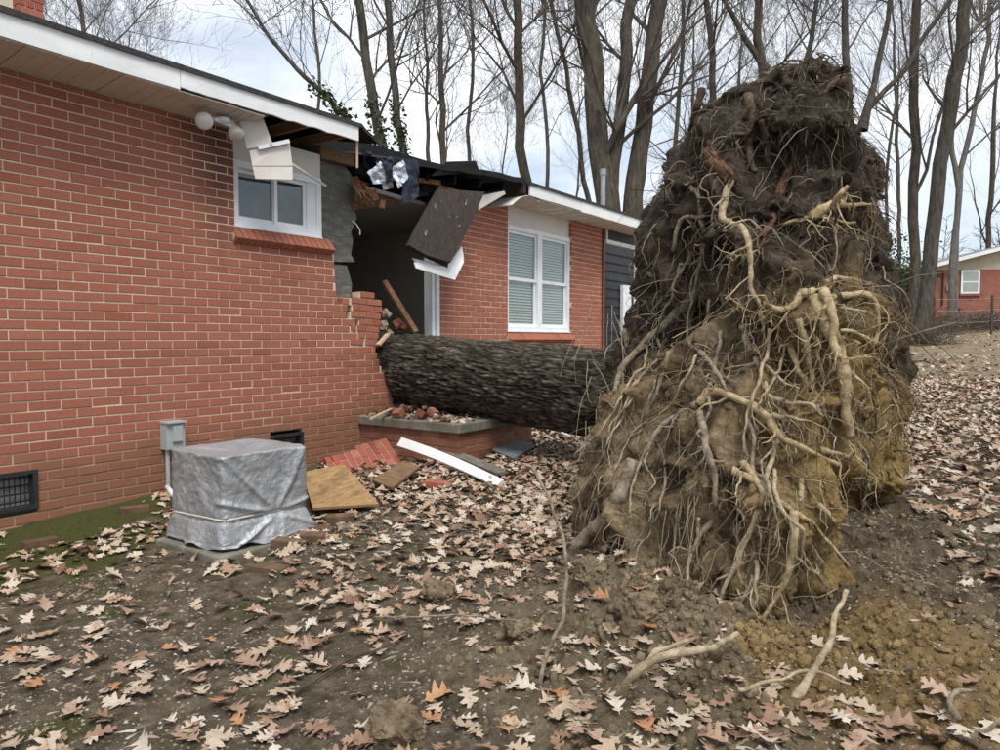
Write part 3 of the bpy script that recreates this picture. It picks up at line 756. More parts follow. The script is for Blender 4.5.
# bricks and parts above were given in world space while their parents sit at the house empty: no offset on 'wall' itself
# ---------------------------------------------------------------- things fixed to or beside the house
t = thing('flood_light', wpt(222, 118, .2), 'twin flood light with two round glass lamps under the white eave', 'light')
def T(mb, name, mat, par, smooth=False): return mb.build(name, MAT[mat], par, smooth)
c0 = wpt(223, 118, .22); c0.z = SZ-.01
T(MB().tube([c0, c0-Vector((0, 0, .035))], .055, 16), 'base_plate', 'trim_white', t, True)
def lamp(c, d, r):
    d = Vector(d).normalized(); prof = [(-.12, .022), (-.09, .028), (-.07, .03), (-.05, .042), (-.02, .060), (.01, .066), (.022, .06), (.034, .035), (.038, .001)]
    return MB().tube([c+d*a for a, _ in prof], [b*r for _, b in prof], 20, False)
T(lamp(wpt(204, 121, .26), (.75, -.5, -.25), 1), 'lamp', 'bulb', t, True)
T(lamp(wpt(236, 134, .25), (.45, .12, -.9), 1), 'lamp', 'bulb', t, True)
T(MB().tube([c0-Vector((0, 0, .03)), wpt(214, 119, .24)], .016, 8), 'bracket', 'trim_white', t)
T(MB().tube([c0-Vector((0, 0, .03)), wpt(231, 126, .24)], .016, 8), 'bracket', 'trim_white', t)

a, b = wpt(167, 424, .10), wpt(186, 448, .10)
t = thing('disconnect_box', (0.05, a.y, b.z), 'small grey electrical box on the brick wall beside the silver cover', 'electrical box')
T(MB().box(.002, .09, a.y, b.y, b.z, a.z), 'case', 'box_grey', t)
T(MB().box(.0, .115, a.y-.006, b.y+.006, a.z, a.z+.012), 'lid', 'box_grey', t)
T(MB().box(.091, .11, a.y+.045, b.y-.03, b.z+.06, a.z-.02), 'door', 'box_grey', t)
T(MB().tube([(.045, a.y+.03, b.z), (.045, a.y+.03, .05)], .016, 8), 'conduit', 'box_grey', t)

# air conditioner under its tarpaulin
PADZ = .075
def gz(x, y, zz):
    d = ray(x, y); return CAM+d*((zz-CZ)/d.z)
fc = gz(222, 553, PADZ); rc_ = gz(308, 524, PADZ); lc = gz(174, 536, PADZ)
X1, Y0 = fc.x, fc.y; Y1 = rc_.y; X0 = lc.x
X1 -= .03; Y0 += .03; X0 = min(X0+.03, X1-.56); Y1 = max(Y1-.08, Y0+.60)
q = Vector((X1, Y0, 0))-CAM; d = ray(219, 458); ZT = (CAM+d*((X1-CX)/d.x)).z
t = thing('concrete_pad', ((X0+X1)/2, (Y0+Y1)/2, 0), 'low mossy concrete pad under the silver covered unit', 'slab')
PX, PY = (X0+X1)/2, (Y0+Y1)/2
pm = MB(); pm.box(X0-.05, X1+.07, Y0-.07, Y1+.1, -.06, PADZ-.012); o = T(pm, 'slab', 'concrete', t)
bv = o.modifiers.new('b', 'BEVEL'); bv.width = .012; bv.segments = 2
ac = thing('air_conditioner', (PX, PY, PADZ), 'boxy outdoor unit wrapped in crumpled silver tarpaulin with a tied cord', 'air conditioner')
nu, nv = 220, 96
P = []
hx, hy = (X1-X0)/2, (Y1-Y0)/2
kn = Vector((X1, Y0+.60*(Y1-Y0), PADZ+.29*(ZT-PADZ)))
for j in range(nv):
    v = j/(nv-1)
    for i in range(nu):
        a = 2*math.pi*i/nu
        ca, sa = math.cos(a), math.sin(a)
        k = 1/max(abs(ca), abs(sa)); rr = (abs(ca)**14+abs(sa)**14)**(-1/14)
        if v < .8:
            zz = PADZ-.005+(ZT-PADZ)*(v/.8)**1.0; s_ = 1
        else:
            zz = ZT; s_ = 1-(v-.8)/.2
        hgt = (zz-PADZ)/(ZT-PADZ)
        if v < .8:
            fl_ = .085*max(0, 1-hgt/.29)**.8*(.15+.9*max(0, noise.noise(Vector((ca*1.6, sa*1.6, 5)))+.25)+.9*max(0, ca*.6+sa*.8-.5))
            fl_ -= .022*math.exp(-((hgt-.29)/.03)**2)*(.6+.6*noise.noise(Vector((ca*5, sa*5, 1))))
        else: fl_ = 0
        x = PX+hx*rr*ca*s_; y = PY+hy*rr*sa*s_
        p = Vector((x, y, zz))
        n_ = Vector((ca, sa, 0)) if v < .8 else Vector((0, 0, 1))
        def rg(f, o_): return .4-abs(noise.noise(Vector((x*f+o_, y*f, zz*f*.8+.4*noise.noise(Vector((x*3, y*3, zz*3)))))))
        wr = .024*noise.noise(Vector((x*2.2, y*2.2, zz*2.2)))+.02*rg(4, 3)+.012*rg(10, 0)+.008*rg(19, 7)+.004*rg(36, 2)
        if ca > .6 and v < .8:    # folds running to the knot
            dv = Vector((y-kn.y, zz-kn.z, 0)); an = math.atan2(dv.y, dv.x); rr2 = dv.length
            for f0 in (1.08, 2.32, 2.85, -.5, -2.6, .2):
                dd = (an-f0+math.pi) % (2*math.pi)-math.pi
                wr += .030*math.exp(-(dd*rr2/.014)**2)*min(1, rr2*6)*max(0, 1-rr2/.85)
        if v >= .8:
            wr = .012*noise.noise(Vector((x*5, y*5, 1)))+.010*(.4-abs(noise.noise(Vector((x*9, y*9, 3)))))-.03*max(0, s_ < .95)*math.exp(-(s_/.55)**2)
            if s_ > .95: n_ = Vector((ca*.5, sa*.5, .5))
        zz2 = zz
        p = p+n_*(wr+fl_)
        if hgt < .02 and v < .8: p.z += .03*noise.noise(Vector((a*3, 9, 0)))+.01
        P.append(p)
cv = MB(); cv.add(P, grid_mesh(P, nv, nu, True))
cv.f.append(tuple((nv-1)*nu+i for i in range(nu)))
flip_fix(T(cv, 'tarp_cover', 'tarp', ac, True))
cp = []
for i in range(97):
    a = 2*math.pi*i/96; ca, sa = math.cos(a), math.sin(a); rr = (abs(ca)**10+abs(sa)**10)**(-.1)
    zc = PADZ+.29*(ZT-PADZ)+.012*math.sin(a*1+2.4)
    cp.append((PX+(hx*rr-.002)*ca, PY+(hy*rr-.002)*sa, zc))
T(MB().tube(cp, .0055, 6), 'tie_cord', 'cord', ac, True)
T(MB().box(X0+.08, X1-.08, Y0+.08, Y1-.08, PADZ-.012, ZT-.1), 'cabinet', 'black_metal', ac)
tag(MB().tube([wpt(167, 487, .35), wpt(172, 493, .45), wpt(178, 499, .55)], .018, 10).build('drain_pipe', MAT['pvc'], None, True), 'short white plastic pipe sticking out left of the silver cover', 'pipe')

# ---------------------------------------------------------------- porch
pz = wpt(361.6, 415, 0).z
d = ray(457, 424); pc = CAM+d*((pz-CZ)/d.z); PXo, PY0 = pc.x, wpt(361.6, 415, 0).y
PY1 = max((CAM+ray(514, 418.6)*((pz-CZ)/ray(514, 418.6).z)).y, PY0+1.2)
PY0 = (PY0+pc.y)/2
st = thing('porch_step', (PXo/2, (PY0+PY1)/2, .15), 'mossy concrete porch slab on a low brick base under the fallen trunk', 'porch')
o = T(MB().box(.004, PXo+.03, PY0-.03, PY1+.03, pz-.09, pz), 'slab', 'concrete', st); bv = o.modifiers.new('b', 'BEVEL'); bv.width = .012; bv.segments = 2
core = T(MB().box(.003, PXo-.012, PY0+.012, PY1-.012, -.05, pz-.091), 'base', 'old_mortar', st)
for k in range(6):
    zc = pz-.091-.034-k*C
    for face in (0, 1):
        L0, L1 = (PY0, PY1) if face == 0 else (.004, PXo)
        p_ = L0 - (.1 if k % 2 else 0)
        while p_ < L1:
            a, b = max(p_, L0)+.004, min(p_+.203, L1)-.004; p_ += .203
            if b-a < .04: continue
            o = bpy.data.objects.new('brick', get_brick(b-a, 'old_brick')); COL.objects.link(o); o.parent = core; o.matrix_parent_inverse = Matrix()
            if face == 0: o.location = (PXo-.004+rnd.gauss(0, .002), (a+b)/2, zc)
            else: o.location = ((a+b)/2, PY0+.004+rnd.gauss(0, .002), zc); o.rotation_euler = (0, 0, -math.pi/2)

# ---------------------------------------------------------------- loose debris
def rubble_mesh(seed, sx, sy, sz, mat, amp=.25, sub=2):
    bm = bmesh.new(); bmesh.ops.create_icosphere(bm, subdivisions=sub, radius=1)
    for v in bm.verts:
        n_ = 1+amp*noise.noise(v.co*1.7+Vector((seed*7.3, 0, 0)))+amp*.5*noise.noise(v.co*4+Vector((seed, 3, 0)))
        v.co = Vector((v.co.x*sx*n_, v.co.y*sy*n_, v.co.z*sz*n_))
    me = bpy.data.meshes.new('lump'); bm.to_mesh(me); bm.free(); me.materials.append(MAT[mat]); return me
def chipped_brick(seed, l=.193, w_=.092, h_=.057, mat='broken_brick'):
    bm = bmesh.new(); bmesh.ops.create_cube(bm, size=1)
    bmesh.ops.subdivide_edges(bm, edges=bm.edges[:], cuts=2, use_grid_fill=True)
    r_ = random.Random(seed)
    for v in bm.verts:
        e = sum(abs(c) > .49 for c in v.co)
        k = 1-(.05*r_.random() if e >= 2 else .015*r_.random())
        v.co = Vector((v.co.x*l*k, v.co.y*w_*k, v.co.z*h_*k))
    me = bpy.data.meshes.new('brick'); bm.to_mesh(me); bm.free(); me.materials.append(MAT[mat]); return me

# chunk of brick veneer lying face up
p0, p1, p2 = gpt(322, 470), gpt(398, 456), gpt(352, 482)
cc = (gpt(322, 468)+gpt(398, 455)+gpt(354, 480)+gpt(375, 462))/4
ex = (gpt(398, 466)-gpt(322, 478)).normalized()
ey0 = Vector((0, 0, 1)).cross(ex)
ey = (ey0*.88+Vector((0, 0, .47))).normalized(); en = ex.cross(ey)
chunk = thing('brick_wall_chunk', cc, 'slab of torn brick wall lying face up beside the porch', 'rubble')
LEN = (gpt(398, 466)-gpt(322, 478)).length
nb = int(LEN/C); B = cc-ey*.12+Vector((0, 0, .06))
slab = MB(); 
for i in range(nb):
    rows = 2.0+.5*((i*7) % 3)/2-(.5 if i < 2 else 0)
    c_ = B+ex*((i+.5-nb/2)*C)+ey*(.08+.012*i-(.05 if i < nb//2 else 0))
    slab.obox(c_-en*.05, ex, ey, en, C/2, .198 if i > 1 else .12, .044)
    for dy_, ln_ in (((-.1015, .193), (.1015, .193)) if i % 2 else ((-.1525, .0915), (0, .193), (.1525, .0915))):
        if i in (0, 1) and dy_ < -.1: continue
        o = bpy.data.objects.new('brick', get_brick(ln_, 'broken_brick')); COL.objects.link(o); o.parent = chunk; o.matrix_parent_inverse = chunk.matrix_basis.inverted()
        c2 = c_+ey*dy_+en*rnd.uniform(-.002, .003)
        o.matrix_basis = Matrix(((en.x, ey.x, ex.x, c2.x), (en.y, ey.y, ex.y, c2.y), (en.z, ey.z, ex.z, c2.z), (0, 0, 0, 1)))
slab.build('mortar_bed', MAT['mortar'], chunk)
def solo(name, me_or_mb, mat, label, cat, group=None, smooth=False):
    o = me_or_mb.build(name, MAT[mat], None, smooth); return tag(o, label, cat, group)
# plywood sheet
Dp = (gpt(352, 493)-CAM).dot(FW)
q = [dpt(302, 472, Dp*.97), dpt(344, 464, Dp*1.01), gpt(379, 511)+Vector((0, 0, .05)), gpt(313, 518)+Vector((0, 0, .07))]
solo('plywood_sheet', MB().plate(q[::-1], .018), 'plywood', 'weathered yellow plywood sheet leaning on rubble right of the silver cover', 'plywood')
# bent white fascia board on the ground
m = MB(); A, Bp = gpt(400, 462), gpt(500, 486); n = 14; wv = (Bp-A).cross(Vector((0, 0, 1))).normalized()
P = []
for i in range(n+1):
    t_ = i/n; c_ = A.lerp(Bp, t_); z_ = .17*(1-t_)**1.2+.03*math.sin(t_*3.1)+.02
    tw = .9-.5*t_
    ax = (wv*math.cos(tw)-Vector((0, 0, 1))*math.sin(tw))
    c_ = c_+Vector((0, 0, z_))
    nn_ = ax.cross((Bp-A).normalized())
    P += [c_-ax*.045-nn_*.008, c_+ax*.045-nn_*.008, c_+ax*.045+nn_*.008, c_-ax*.045+nn_*.008]
m.add(P, grid_mesh(P, n+1, 4, True)+[(0, 1, 2, 3), tuple(4*n+i for i in (3, 2, 1, 0))])
flip_fix(solo('fascia_board', m, 'white', 'bent white fascia board lying on the leaves beside the porch', 'board'))
m = MB(); A, Bp = gpt(412, 452)+Vector((0, 0, .16)), gpt(503, 478)+Vector((0, 0, .04))
solo('grey_board', m.bar(A, Bp, .14, .02), 'concrete', 'weathered grey board lying just behind the bent white fascia board', 'board')
# single bricks
def put_brick(px, py, lab, rot, dz=.02, mat='broken_brick', seed=1, l=.193):
    o = bpy.data.objects.new('loose_brick', chipped_brick(seed, l, mat=mat)); COL.objects.link(o)
    p = gpt(px, py); o.location = (p.x, p.y, gh(p.x, p.y)+dz); o.rotation_euler = rot; return tag(o, lab, 'brick', 'loose bricks in the yard')
put_brick(437, 488, 'single red brick lying among leaves in front of the bent white fascia board', (.1, .1, .5), .03, seed=2)
put_brick(340, 522, 'dirty brick tucked under the near corner of the plywood sheet', (.05, 0, .9), .025, 'dirty_brick', 3)
put_brick(318, 532, 'dark brick sunk in the leaves just right of the silver cover', (.0, .1, .7), .01, 'dirty_brick', 4)
put_brick(352, 527, 'flat mossy paver lying below the plywood sheet', (.05, .04, 1.1), .0, 'concrete', 5)
put_brick(290, 548, 'brick of the mossy edging nearest the pad of the silver covered unit', (.0, .05, .35), .012, 'dirty_brick', 6, .21)
put_brick(310, 541, 'second edging brick from the silver covered unit, half buried', (.06, 0, .45), .012, 'dirty_brick', 7, .2)
put_brick(270, 572, 'mossy edging brick lying apart toward the foreground', (.03, 0, .3), .0, 'dirty_brick', 8, .21)
put_brick(40, 548, 'dark brick half sunk in the moss by the wall, left of the pad', (0, .03, 1.5), .0, 'dirty_brick', 9)
put_brick(135, 517, 'reddish brick flush with the moss at the foot of the wall', (.0, .04, 1.3), .0, 'dirty_brick', 10)
o = solo('slate_sheet', MB().plate([gpt(492, 456)+Vector((0, 0, .05)), gpt(512, 444)+Vector((0, 0, .06)), gpt(534, 452)+Vector((0, 0, .05)), gpt(514, 463)+Vector((0, 0, .03))], .015), 'slate', 'blue grey roofing scrap lying beside the porch base', 'roofing scrap')
solo('bark_slab', MB().plate([gpt(372, 488)+Vector((0, 0, .05)), gpt(404, 474)+Vector((0, 0, .10)), gpt(420, 478)+Vector((0, 0, .08)), gpt(392, 494)+Vector((0, 0, .03))], .02), 'wood_old', 'broken brown board lying in front of the torn brick slab', 'board')
# debris on the porch slab and at the wall end
def on_porch(px, py, dz=0):
    d = ray(px, py); return CAM+d*((pz+dz-CZ)/d.z)
solo('split_stick', MB().bar(on_porch(371, 419, .03), on_porch(393, 408, .07), .03, .015), 'wood_stick', 'pale split slat lying on the porch slab against the wall', 'wood')
solo('wood_plank', MB().bar(on_porch(424, 404, .07), on_porch(478, 413, .03), .09, .02), 'wood_stick', 'pale broken plank on the porch slab under the trunk', 'wood')
solo('white_strip', MB().bar(on_porch(420, 399, .08), on_porch(436, 406, .07), .05, .012), 'trim_white', 'short white trim scrap on the rubble under the trunk', 'trim scrap')
solo('door_trim', MB().bar(gpt(548, 436)+Vector((0, 0, .1)), gpt(569, 441)+Vector((0, 0, .05)), .03, .02), 'trim_white', 'short white strip lying under the trunk beyond the porch', 'trim scrap')
m = rubble_mesh(3, .10, .07, .05, 'navy'); o = bpy.data.objects.new('dark_scrap', m); COL.objects.link(o); p = on_porch(401, 407, .05); o.location = p; tag(o, 'crumpled dark blue scrap in the porch rubble', 'scrap')
spots = [(408, 408, .193), (414, 402, .15), (398, 413, .1), (391, 410, .12), (422, 414, .09), (433, 412, .08), (385, 404, .1)]
labs = ['largest red brick in the heap on the porch slab', 'brick standing highest in the heap under the trunk', 'brick fragment at the front of the porch heap', 'brick fragment beside the pale split slat on the porch', 'small brick bit right of the porch heap', 'small brick bit nearest the pale broken plank', 'brick fragment against the wall end above the porch']
for i, ((a, b, l), lb) in enumerate(zip(spots, labs)):
    o = bpy.data.objects.new('broken_brick', chipped_brick(30+i, l, mat='rubble_brick')); COL.objects.link(o)
    o.location = on_porch(a, b, .05); o.rotation_euler = (rnd.uniform(-.6, .6), rnd.uniform(-.6, .6), rnd.uniform(0, 3)); tag(o, lb, 'brick', 'brick rubble on the porch')
for i, (a, b, X, l, lb) in enumerate([(386, 314, -.05, .12, 'grey mortar lump perched on the broken wall end'), (383, 325, .0, .10, 'mortar lump wedged between wall end and trunk'), (400, 326, -.1, .16, 'red brick fragment lying on top of the trunk at the doorway'), (390, 333, .0, .08, 'small mortar crumb on the trunk at the wall end')]):
    o = bpy.data.objects.new('mortar_lump', rubble_mesh(50+i, l*.4, l*.45, l*.4, 'old_mortar' if i != 2 else 'rubble_brick', .9, 2)); COL.objects.link(o); o.location = wpt(a, b, X); tag(o, lb, 'rubble')
solo('wood_splinter', MB().bar(wpt(378, 345, .12), wpt(388, 334, .1), .05, .02), 'wood_stick', 'pale wood splinter between the wall end and the trunk', 'wood')
m = MB()
for i in range(520):
    p = on_porch(rnd.uniform(366, 450), rnd.uniform(404, 424), .0)
    if p.x < .03 or p.x > PXo or p.y < PY0 or p.y > PY1: continue
    hgt = .09*math.exp(-((p.x-.35)/.25)**2-((p.y-PY0-.35)/.35)**2)*rnd.random()
    s_ = .006+.035*rnd.random()**2.5
    c_ = p+Vector((0, 0, hgt+s_*.4)); rot = Quaternion((rnd.random(), rnd.random(), rnd.random(), rnd.random())).normalized().to_matrix()
    m.obox(c_, rot @ Vector((1, 0, 0)), rot @ Vector((0, 1, 0)), rot @ Vector((0, 0, 1)), s_*.7, s_*.5, s_*.35)
tag(m.build('porch_rubble', MAT['debris']), 'fine brick and mortar crumbs strewn over the porch slab', 'rubble', kind='stuff')

# ---------------------------------------------------------------- the fallen tree
tree = thing('fallen_tree', (2.6, 5.6, .2), 'uprooted oak with a towering root ball, its trunk lying against the brick house', 'tree')
A, Bp = Vector((-2.2, 5.78, 1.12)), Vector((3.35, 5.70, .74))
nu, nv = 480, 250; P = []; hv = []
axd = (Bp-A).normalized(); e1 = Vector((0, 1, 0)); e1 = (e1-axd*e1.dot(axd)).normalized(); e2 = axd.cross(e1)
for i in range(nu):
    t_ = i/(nu-1); c_ = A.lerp(Bp, t_); s_ = (c_-A).length
    r0 = .365+.035*t_+.22*max(0, t_-.86)/.14*max(0, t_-.86)/.14
    for j in range(nv):
        a = 2*math.pi*j/nv
        q = Vector((s_*1.6, math.cos(a)*3.6, math.sin(a)*3.6))
        wob = .022*noise.noise(Vector((s_*2.1, math.cos(a)*2, math.sin(a)*2)))+.02*noise.noise(Vector((s_*.9, math.cos(a)*1.2, math.sin(a)*1.2)))
        q2 = Vector((s_*4.6, math.cos(a)*13, math.sin(a)*13)) + Vector((0, .8*noise.noise(q*1.3), .8*noise.noise(q*1.3+Vector((5, 0, 0)))))
        rdg = 1-abs(noise.noise(q2))*2.6
        rdg2 = 1-abs(noise.noise(Vector((s_*12, math.cos(a)*20, math.sin(a)*20))))*2.4
        hgt = 1-max(0, rdg)*.8; hgt = hgt*.55+(1-max(0, rdg2))*.45
        P.append(c_+(e1*math.cos(a)+e2*math.sin(a))*(r0+wob+.030*(hgt-.6))); hv.append(max(0, min(1, hgt)))
V = np.array([tuple(p) for p in P]); I = np.arange(nu*nv).reshape(nu, nv); J = np.roll(I, -1, 1)
F = np.stack([I[:-1].ravel(), J[:-1].ravel(), J[1:].ravel(), I[1:].ravel()], 1)
me = np_mesh('trunk', V, F); at = me.attributes.new('h', 'FLOAT', 'POINT'); at.data.foreach_set('value', np.array(hv, dtype=np.float32))
flip_fix(link('trunk', me, MAT['bark'], tree, True))

# root ball: stacked outlines fitted to its silhouette, then torn up with noise
ROWS = [(70, 804, 818, 4.9, .14, .2), (82, 782, 824, 4.88, .32, .45), (98, 742, 828, 4.85, .52, .7), (122, 708, 824, 4.8, .7, .85), (145, 690, 820, 4.75, .8, .95), (185, 677, 820, 4.7, .9, 1.1),
        (225, 668, 822, 4.65, .95, 1.25), (262, 662, 824, 4.6, 1.0, 1.4), (310, 655, 824, 4.55, 1.05, 1.5), (360, 646, 820, 4.5, 1.08, 1.5), (400, 632, 812, 4.45, 1.1, 1.5), (450, 612, 802, 4.4, 1.12, 1.5),
        (500, 600, 790, 4.35, 1.08, 1.4), (560, 600, 772, 4.3, 1.0, 1.3), (605, 604, 752, 4.25, .92, 1.2), (640, 612, 738, 4.2, .88, 1.1)]
ROWS2 = [(140, 825, 842, 5.5, .2, .3), (165, 812, 858, 5.5, .4, .4), (185, 806, 866, 5.5, .5, .4), (230, 800, 862, 5.5, .6, .5), (280, 800, 862, 5.5, .7, .6), (330, 800, 864, 5.45, .8, .65), (370, 800, 874, 5.4, .85, .65), (395, 800, 864, 5.35, .85, .6), (415, 800, 852, 5.3, .85, .6),
         (460, 800, 858, 5.2, .8, .6), (510, 800, 862, 5.1, .7, .6), (545, 795, 872, 5.0, .7, .6)]
FH = Vector((FW.x, FW.y, 0)).normalized()
def loft(rows, n_rings, nseg, pw, seed, amp):
    rw = []
    for (y, l, r_, D, hf, hb) in rows:
        c_ = dpt((l+r_)/2, y, D); rw.append((c_, (r_-l)/2*D/FPX, hf, hb))
    V = []; m = len(rw)
    for i in range(n_rings):
        s_ = i/(n_rings-1)*(m-1); k = min(int(s_), m-2); f = s_-k; f = f
        c_ = rw[k][0].lerp(rw[k+1][0], f); hw, hf, hb = [rw[k][q]*(1-f)+rw[k+1][q]*f for q in (1, 2, 3)]
        for j in range(nseg):
            a = 2*math.pi*j/nseg; ca, sa = math.cos(a), math.sin(a)
            rr = (abs(ca)**pw+abs(sa)**pw)**(-1/pw)
            p = c_+RT*(hw*rr*ca)+FH*((hb if sa > 0 else hf)*rr*sa)
            nd = (RT*(ca/ max(hw, .2))+FH*(sa/max(hb if sa > 0 else hf, .2))).normalized()
            q = p+Vector((seed, 0, 0))
            rd1 = .42-abs(noise.noise(Vector((q.x*4.2, q.y*4.2, q.z*1.9))))*1.7
            rd2 = .4-abs(noise.noise(Vector((q.x*10, q.y*10, q.z*5))))*1.6
            d_ = .13*noise.noise(q*1.3)+.13*fbm(q*2.9, 2)+.15*rd1+.065*rd2+.035*fbm(q*9, 3)+.02*noise.noise(q*30)
            cav = noise.noise(q*2.4+Vector((9, 4, 1)))
            if cav > .15: d_ -= (cav-.15)*.95
            p = p+Vector((0, 0, .07*noise.noise(q*3.7+Vector((0, 8, 0)))))+RT*(.05*noise.noise(q*5.3+Vector((4, 0, 0))))
            lim = min(1, hw/.5)
            p = p+nd*(d_*amp*lim)+Vector((0, 0, .03*noise.noise(q*6)))
            V.append(p)
    return V
def loft_faces(nr, ns, base):
    I = np.arange(nr*ns).reshape(nr, ns)+base; J = np.roll(I, -1, 1)
    return np.stack([I[:-1].ravel(), J[:-1].ravel(), J[1:].ravel(), I[1:].ravel()], 1)
V1 = loft(ROWS, 215, 275, 2.4, 0, 1.0); V2 = loft(ROWS2, 130, 160, 2.4, 17, 1.0)
F = np.concatenate([loft_faces(215, 275, 0), loft_faces(130, 160, len(V1))])
VA = [tuple(p) for p in V1+V2]
ball = link('root_ball', np_mesh('root_ball', np.array(VA), F), MAT['soil'], tree, True); flip_fix(ball)
tag(ball, 'torn brown soil and clay mass of the root ball')
bvh = BVHTree.FromPolygons([Vector(v) for v in VA], [tuple(f) for f in F])
def hit(x, y, last=None):
    d = ray(x, y); h_ = bvh.ray_cast(CAM, d.normalized())
    if h_[0] is None:
        D = last if last else 4.4
        return dpt(x, y, D), -d.normalized(), D
    return h_[0], h_[1], (h_[0]-CAM).dot(FW)
def catmull(pts, sub=5):
    o = []; n = len(pts)
    for i in range(n-1):
        p0, p1, p2, p3 = pts[max(i-1, 0)], pts[i], pts[i+1], pts[min(i+2, n-1)]
        for k in range(sub):
            t = k/sub
            o.append(.5*((2*p1)+(p2-p0)*t+(2*p0-5*p1+4*p2-p3)*t*t+(3*p1-p0-3*p2+p3)*t**3))
    return o+[pts[-1]]
ROOTS = [  # pixel polyline, width px start/end, material, lift
 ([(731,181),(722,216),(739,226),(749,240),(750,261),(753,289),(759,304),(764,331)], 8, 5, 'root_pale', .06),
 ([(744,239),(734,263),(727,287),(717,309)], 10, 6, 'root_grey', .03),
 ([(690,186),(699,198),(702,232),(702,256),(692,304),(687,339)], 5, 4, 'root_grey', .10),
 ([(703,282),(681,309),(650,339),(626,365),(608,406),(588,440),(578,462)], 11, 4, 'root_grey', .05),
 ([(681,263),(674,285),(651,312)], 5, 3, 'root_grey', .06),
 ([(647,273),(655,277),(672,275),(681,264)], 4, 4, 'root_grey', .06),
 ([(673,250),(679,222),(696,217),(706,217)], 5, 5, 'root_grey', .06),
 ([(668,177),(684,184),(695,175)], 2, 3, 'root_grey', .06),
 ([(708,153),(718,165),(732,180)], 15, 13, 'root_red', .03),
 ([(748,96),(752,120),(748,156),(754,172)], 10, 9, 'root_dark', .03),
 ([(789,166),(777,198),(772,216),(762,236)], 9, 12, 'root_red', .03),
 ([(760,118),(766,140),(770,165)], 5, 4, 'root_dark', .03),
 ([(812,217),(836,205),(852,203),(868,204)], 12, 4, 'root_ochre', .14),
 ([(834,206),(840,196),(847,187)], 8, 6, 'root_ochre', .16),
 ([(786,223),(816,216),(836,219),(855,223)], 4, 5, 'root_ochre', .12),
 ([(733,309),(747,341),(757,363),(764,387),(773,403),(781,413)], 9, 4, 'root_pale', .04),
 ([(687,341),(712,363),(728,392)], 5, 5, 'root_grey', .05),
 ([(698,405),(716,392),(747,404),(768,421),(781,437),(805,449),(837,467)], 9, 8, 'root_ochre', .10),
 ([(768,417),(789,419),(807,421)], 7, 4, 'root_pale', .13),
 ([(764,392),(789,403),(811,405),(824,415)], 5, 4, 'root_pale', .09),
 ([(760,363),(779,379),(801,389)], 3, 3, 'root_pale', .09),
 ([(785,343),(779,368),(765,389),(757,405)], 3, 3, 'root_pale', .08),
 ([(697,405),(675,416),(656,432),(640,464),(632,490),(628,515)], 7, 3, 'root_grey', .06),
 ([(700,411),(707,440),(713,470),(715,507)], 7, 8, 'root_grey', .07),
 ([(718,392),(716,372),(712,360)], 6, 5, 'root_grey', .05),
 ([(816,296),(827,325),(837,349),(845,387),(848,437)], 18, 11, 'root_ochre', .06),
 ([(826,290),(830,305),(833,340),(838,360)], 10, 12, 'root_ochre', .10),
 ([(803,290),(791,307),(778,308),(764,303)], 8, 8, 'root_ochre', .05),
 ([(800,293),(812,290),(830,280),(846,278)], 10, 6, 'root_ochre', .07),
 ([(827,299),(850,294),(869,296),(877,309),(875,340),(860,335),(840,331)], 8, 5, 'root_ochre', .14),
 ([(837,308),(852,309),(867,312)], 4, 3, 'root_ochre', .10),
 ([(840,336),(861,345)], 6, 3, 'root_ochre', .12),
 ([(852,413),(859,440),(868,461),(867,480),(862,510)], 4, 3, 'root_pale', .10),
 ([(851,371),(860,380),(871,389)], 4, 2, 'root_ochre', .10),
 ([(850,398),(867,416)], 4, 2, 'root_ochre', .10),
 ([(855,424),(868,436),(879,450)], 4, 2, 'root_ochre', .10),
 ([(820,451),(845,457),(864,464)], 7, 3, 'root_ochre', .10),
 ([(845,462),(856,452),(848,440)], 3, 3, 'root_ochre', .10),
 ([(742,461),(762,488),(794,510),(821,533),(848,565)], 9, 4, 'root_ochre', .07),
 ([(780,438),(764,483),(758,515),(735,565),(721,597),(719,633)], 6, 6, 'root_pale', .08),
 ([(794,510),(789,565),(780,592),(751,633)], 9, 6, 'root_ochre', .08),
 ([(712,520),(690,551)], 7, 4, 'root_grey', .08),
 ([(703,592),(735,624),(762,649)], 5, 4, 'root_grey', .10),
 ([(753,574),(747,592),(739,611)], 5, 4, 'root_pale', .10),
 ([(770,478),(772,500),(780,540)], 3, 2, 'root_pale', .08),
 ([(800,480),(803,515),(815,560),(824,585)], 6, 4, 'root_ochre', .06),
 ([(818,505),(832,520),(850,528)], 6, 3, 'root_ochre', .08),
 ([(730,470),(755,482),(775,492)], 10, 8, 'root_ochre', .04),
 ([(655,440),(665,470),(660,505)], 4, 3, 'root_grey', .05),
 ([(668,352),(660,385),(648,410)], 5, 3, 'root_grey', .05),
 ([(640,300),(636,330),(642,352)], 5, 3, 'root_dark', .06),
 ([(625,330),(628,360),(618,395)], 5, 3, 'root_grey', .05),
 ([(634,462),(620,495),(604,520),(583,540),(556,558)], 13, 20, 'root_grey', .13),
 ([(604,540),(597,560),(588,584)], 15, 9, 'root_wood', .10),
 ([(735,350),(722,372),(742,398)], 6, 5, 'root_dark', .04),
 ([(800,320),(808,350),(815,390)], 8, 6, 'root_ochre', .03),
 ([(790,345),(800,370),(820,400),(832,430)], 7, 5, 'root_ochre', .03),
 ([(672,330),(662,350),(676,380)], 6, 4, 'root_dark', .05),
 ([(845,80),(832,84),(822,96)], 9, 7, 'root_dark', .05),
 ([(700,90),(697,112),(690,130)], 9, 6, 'root_dark', .03),
]
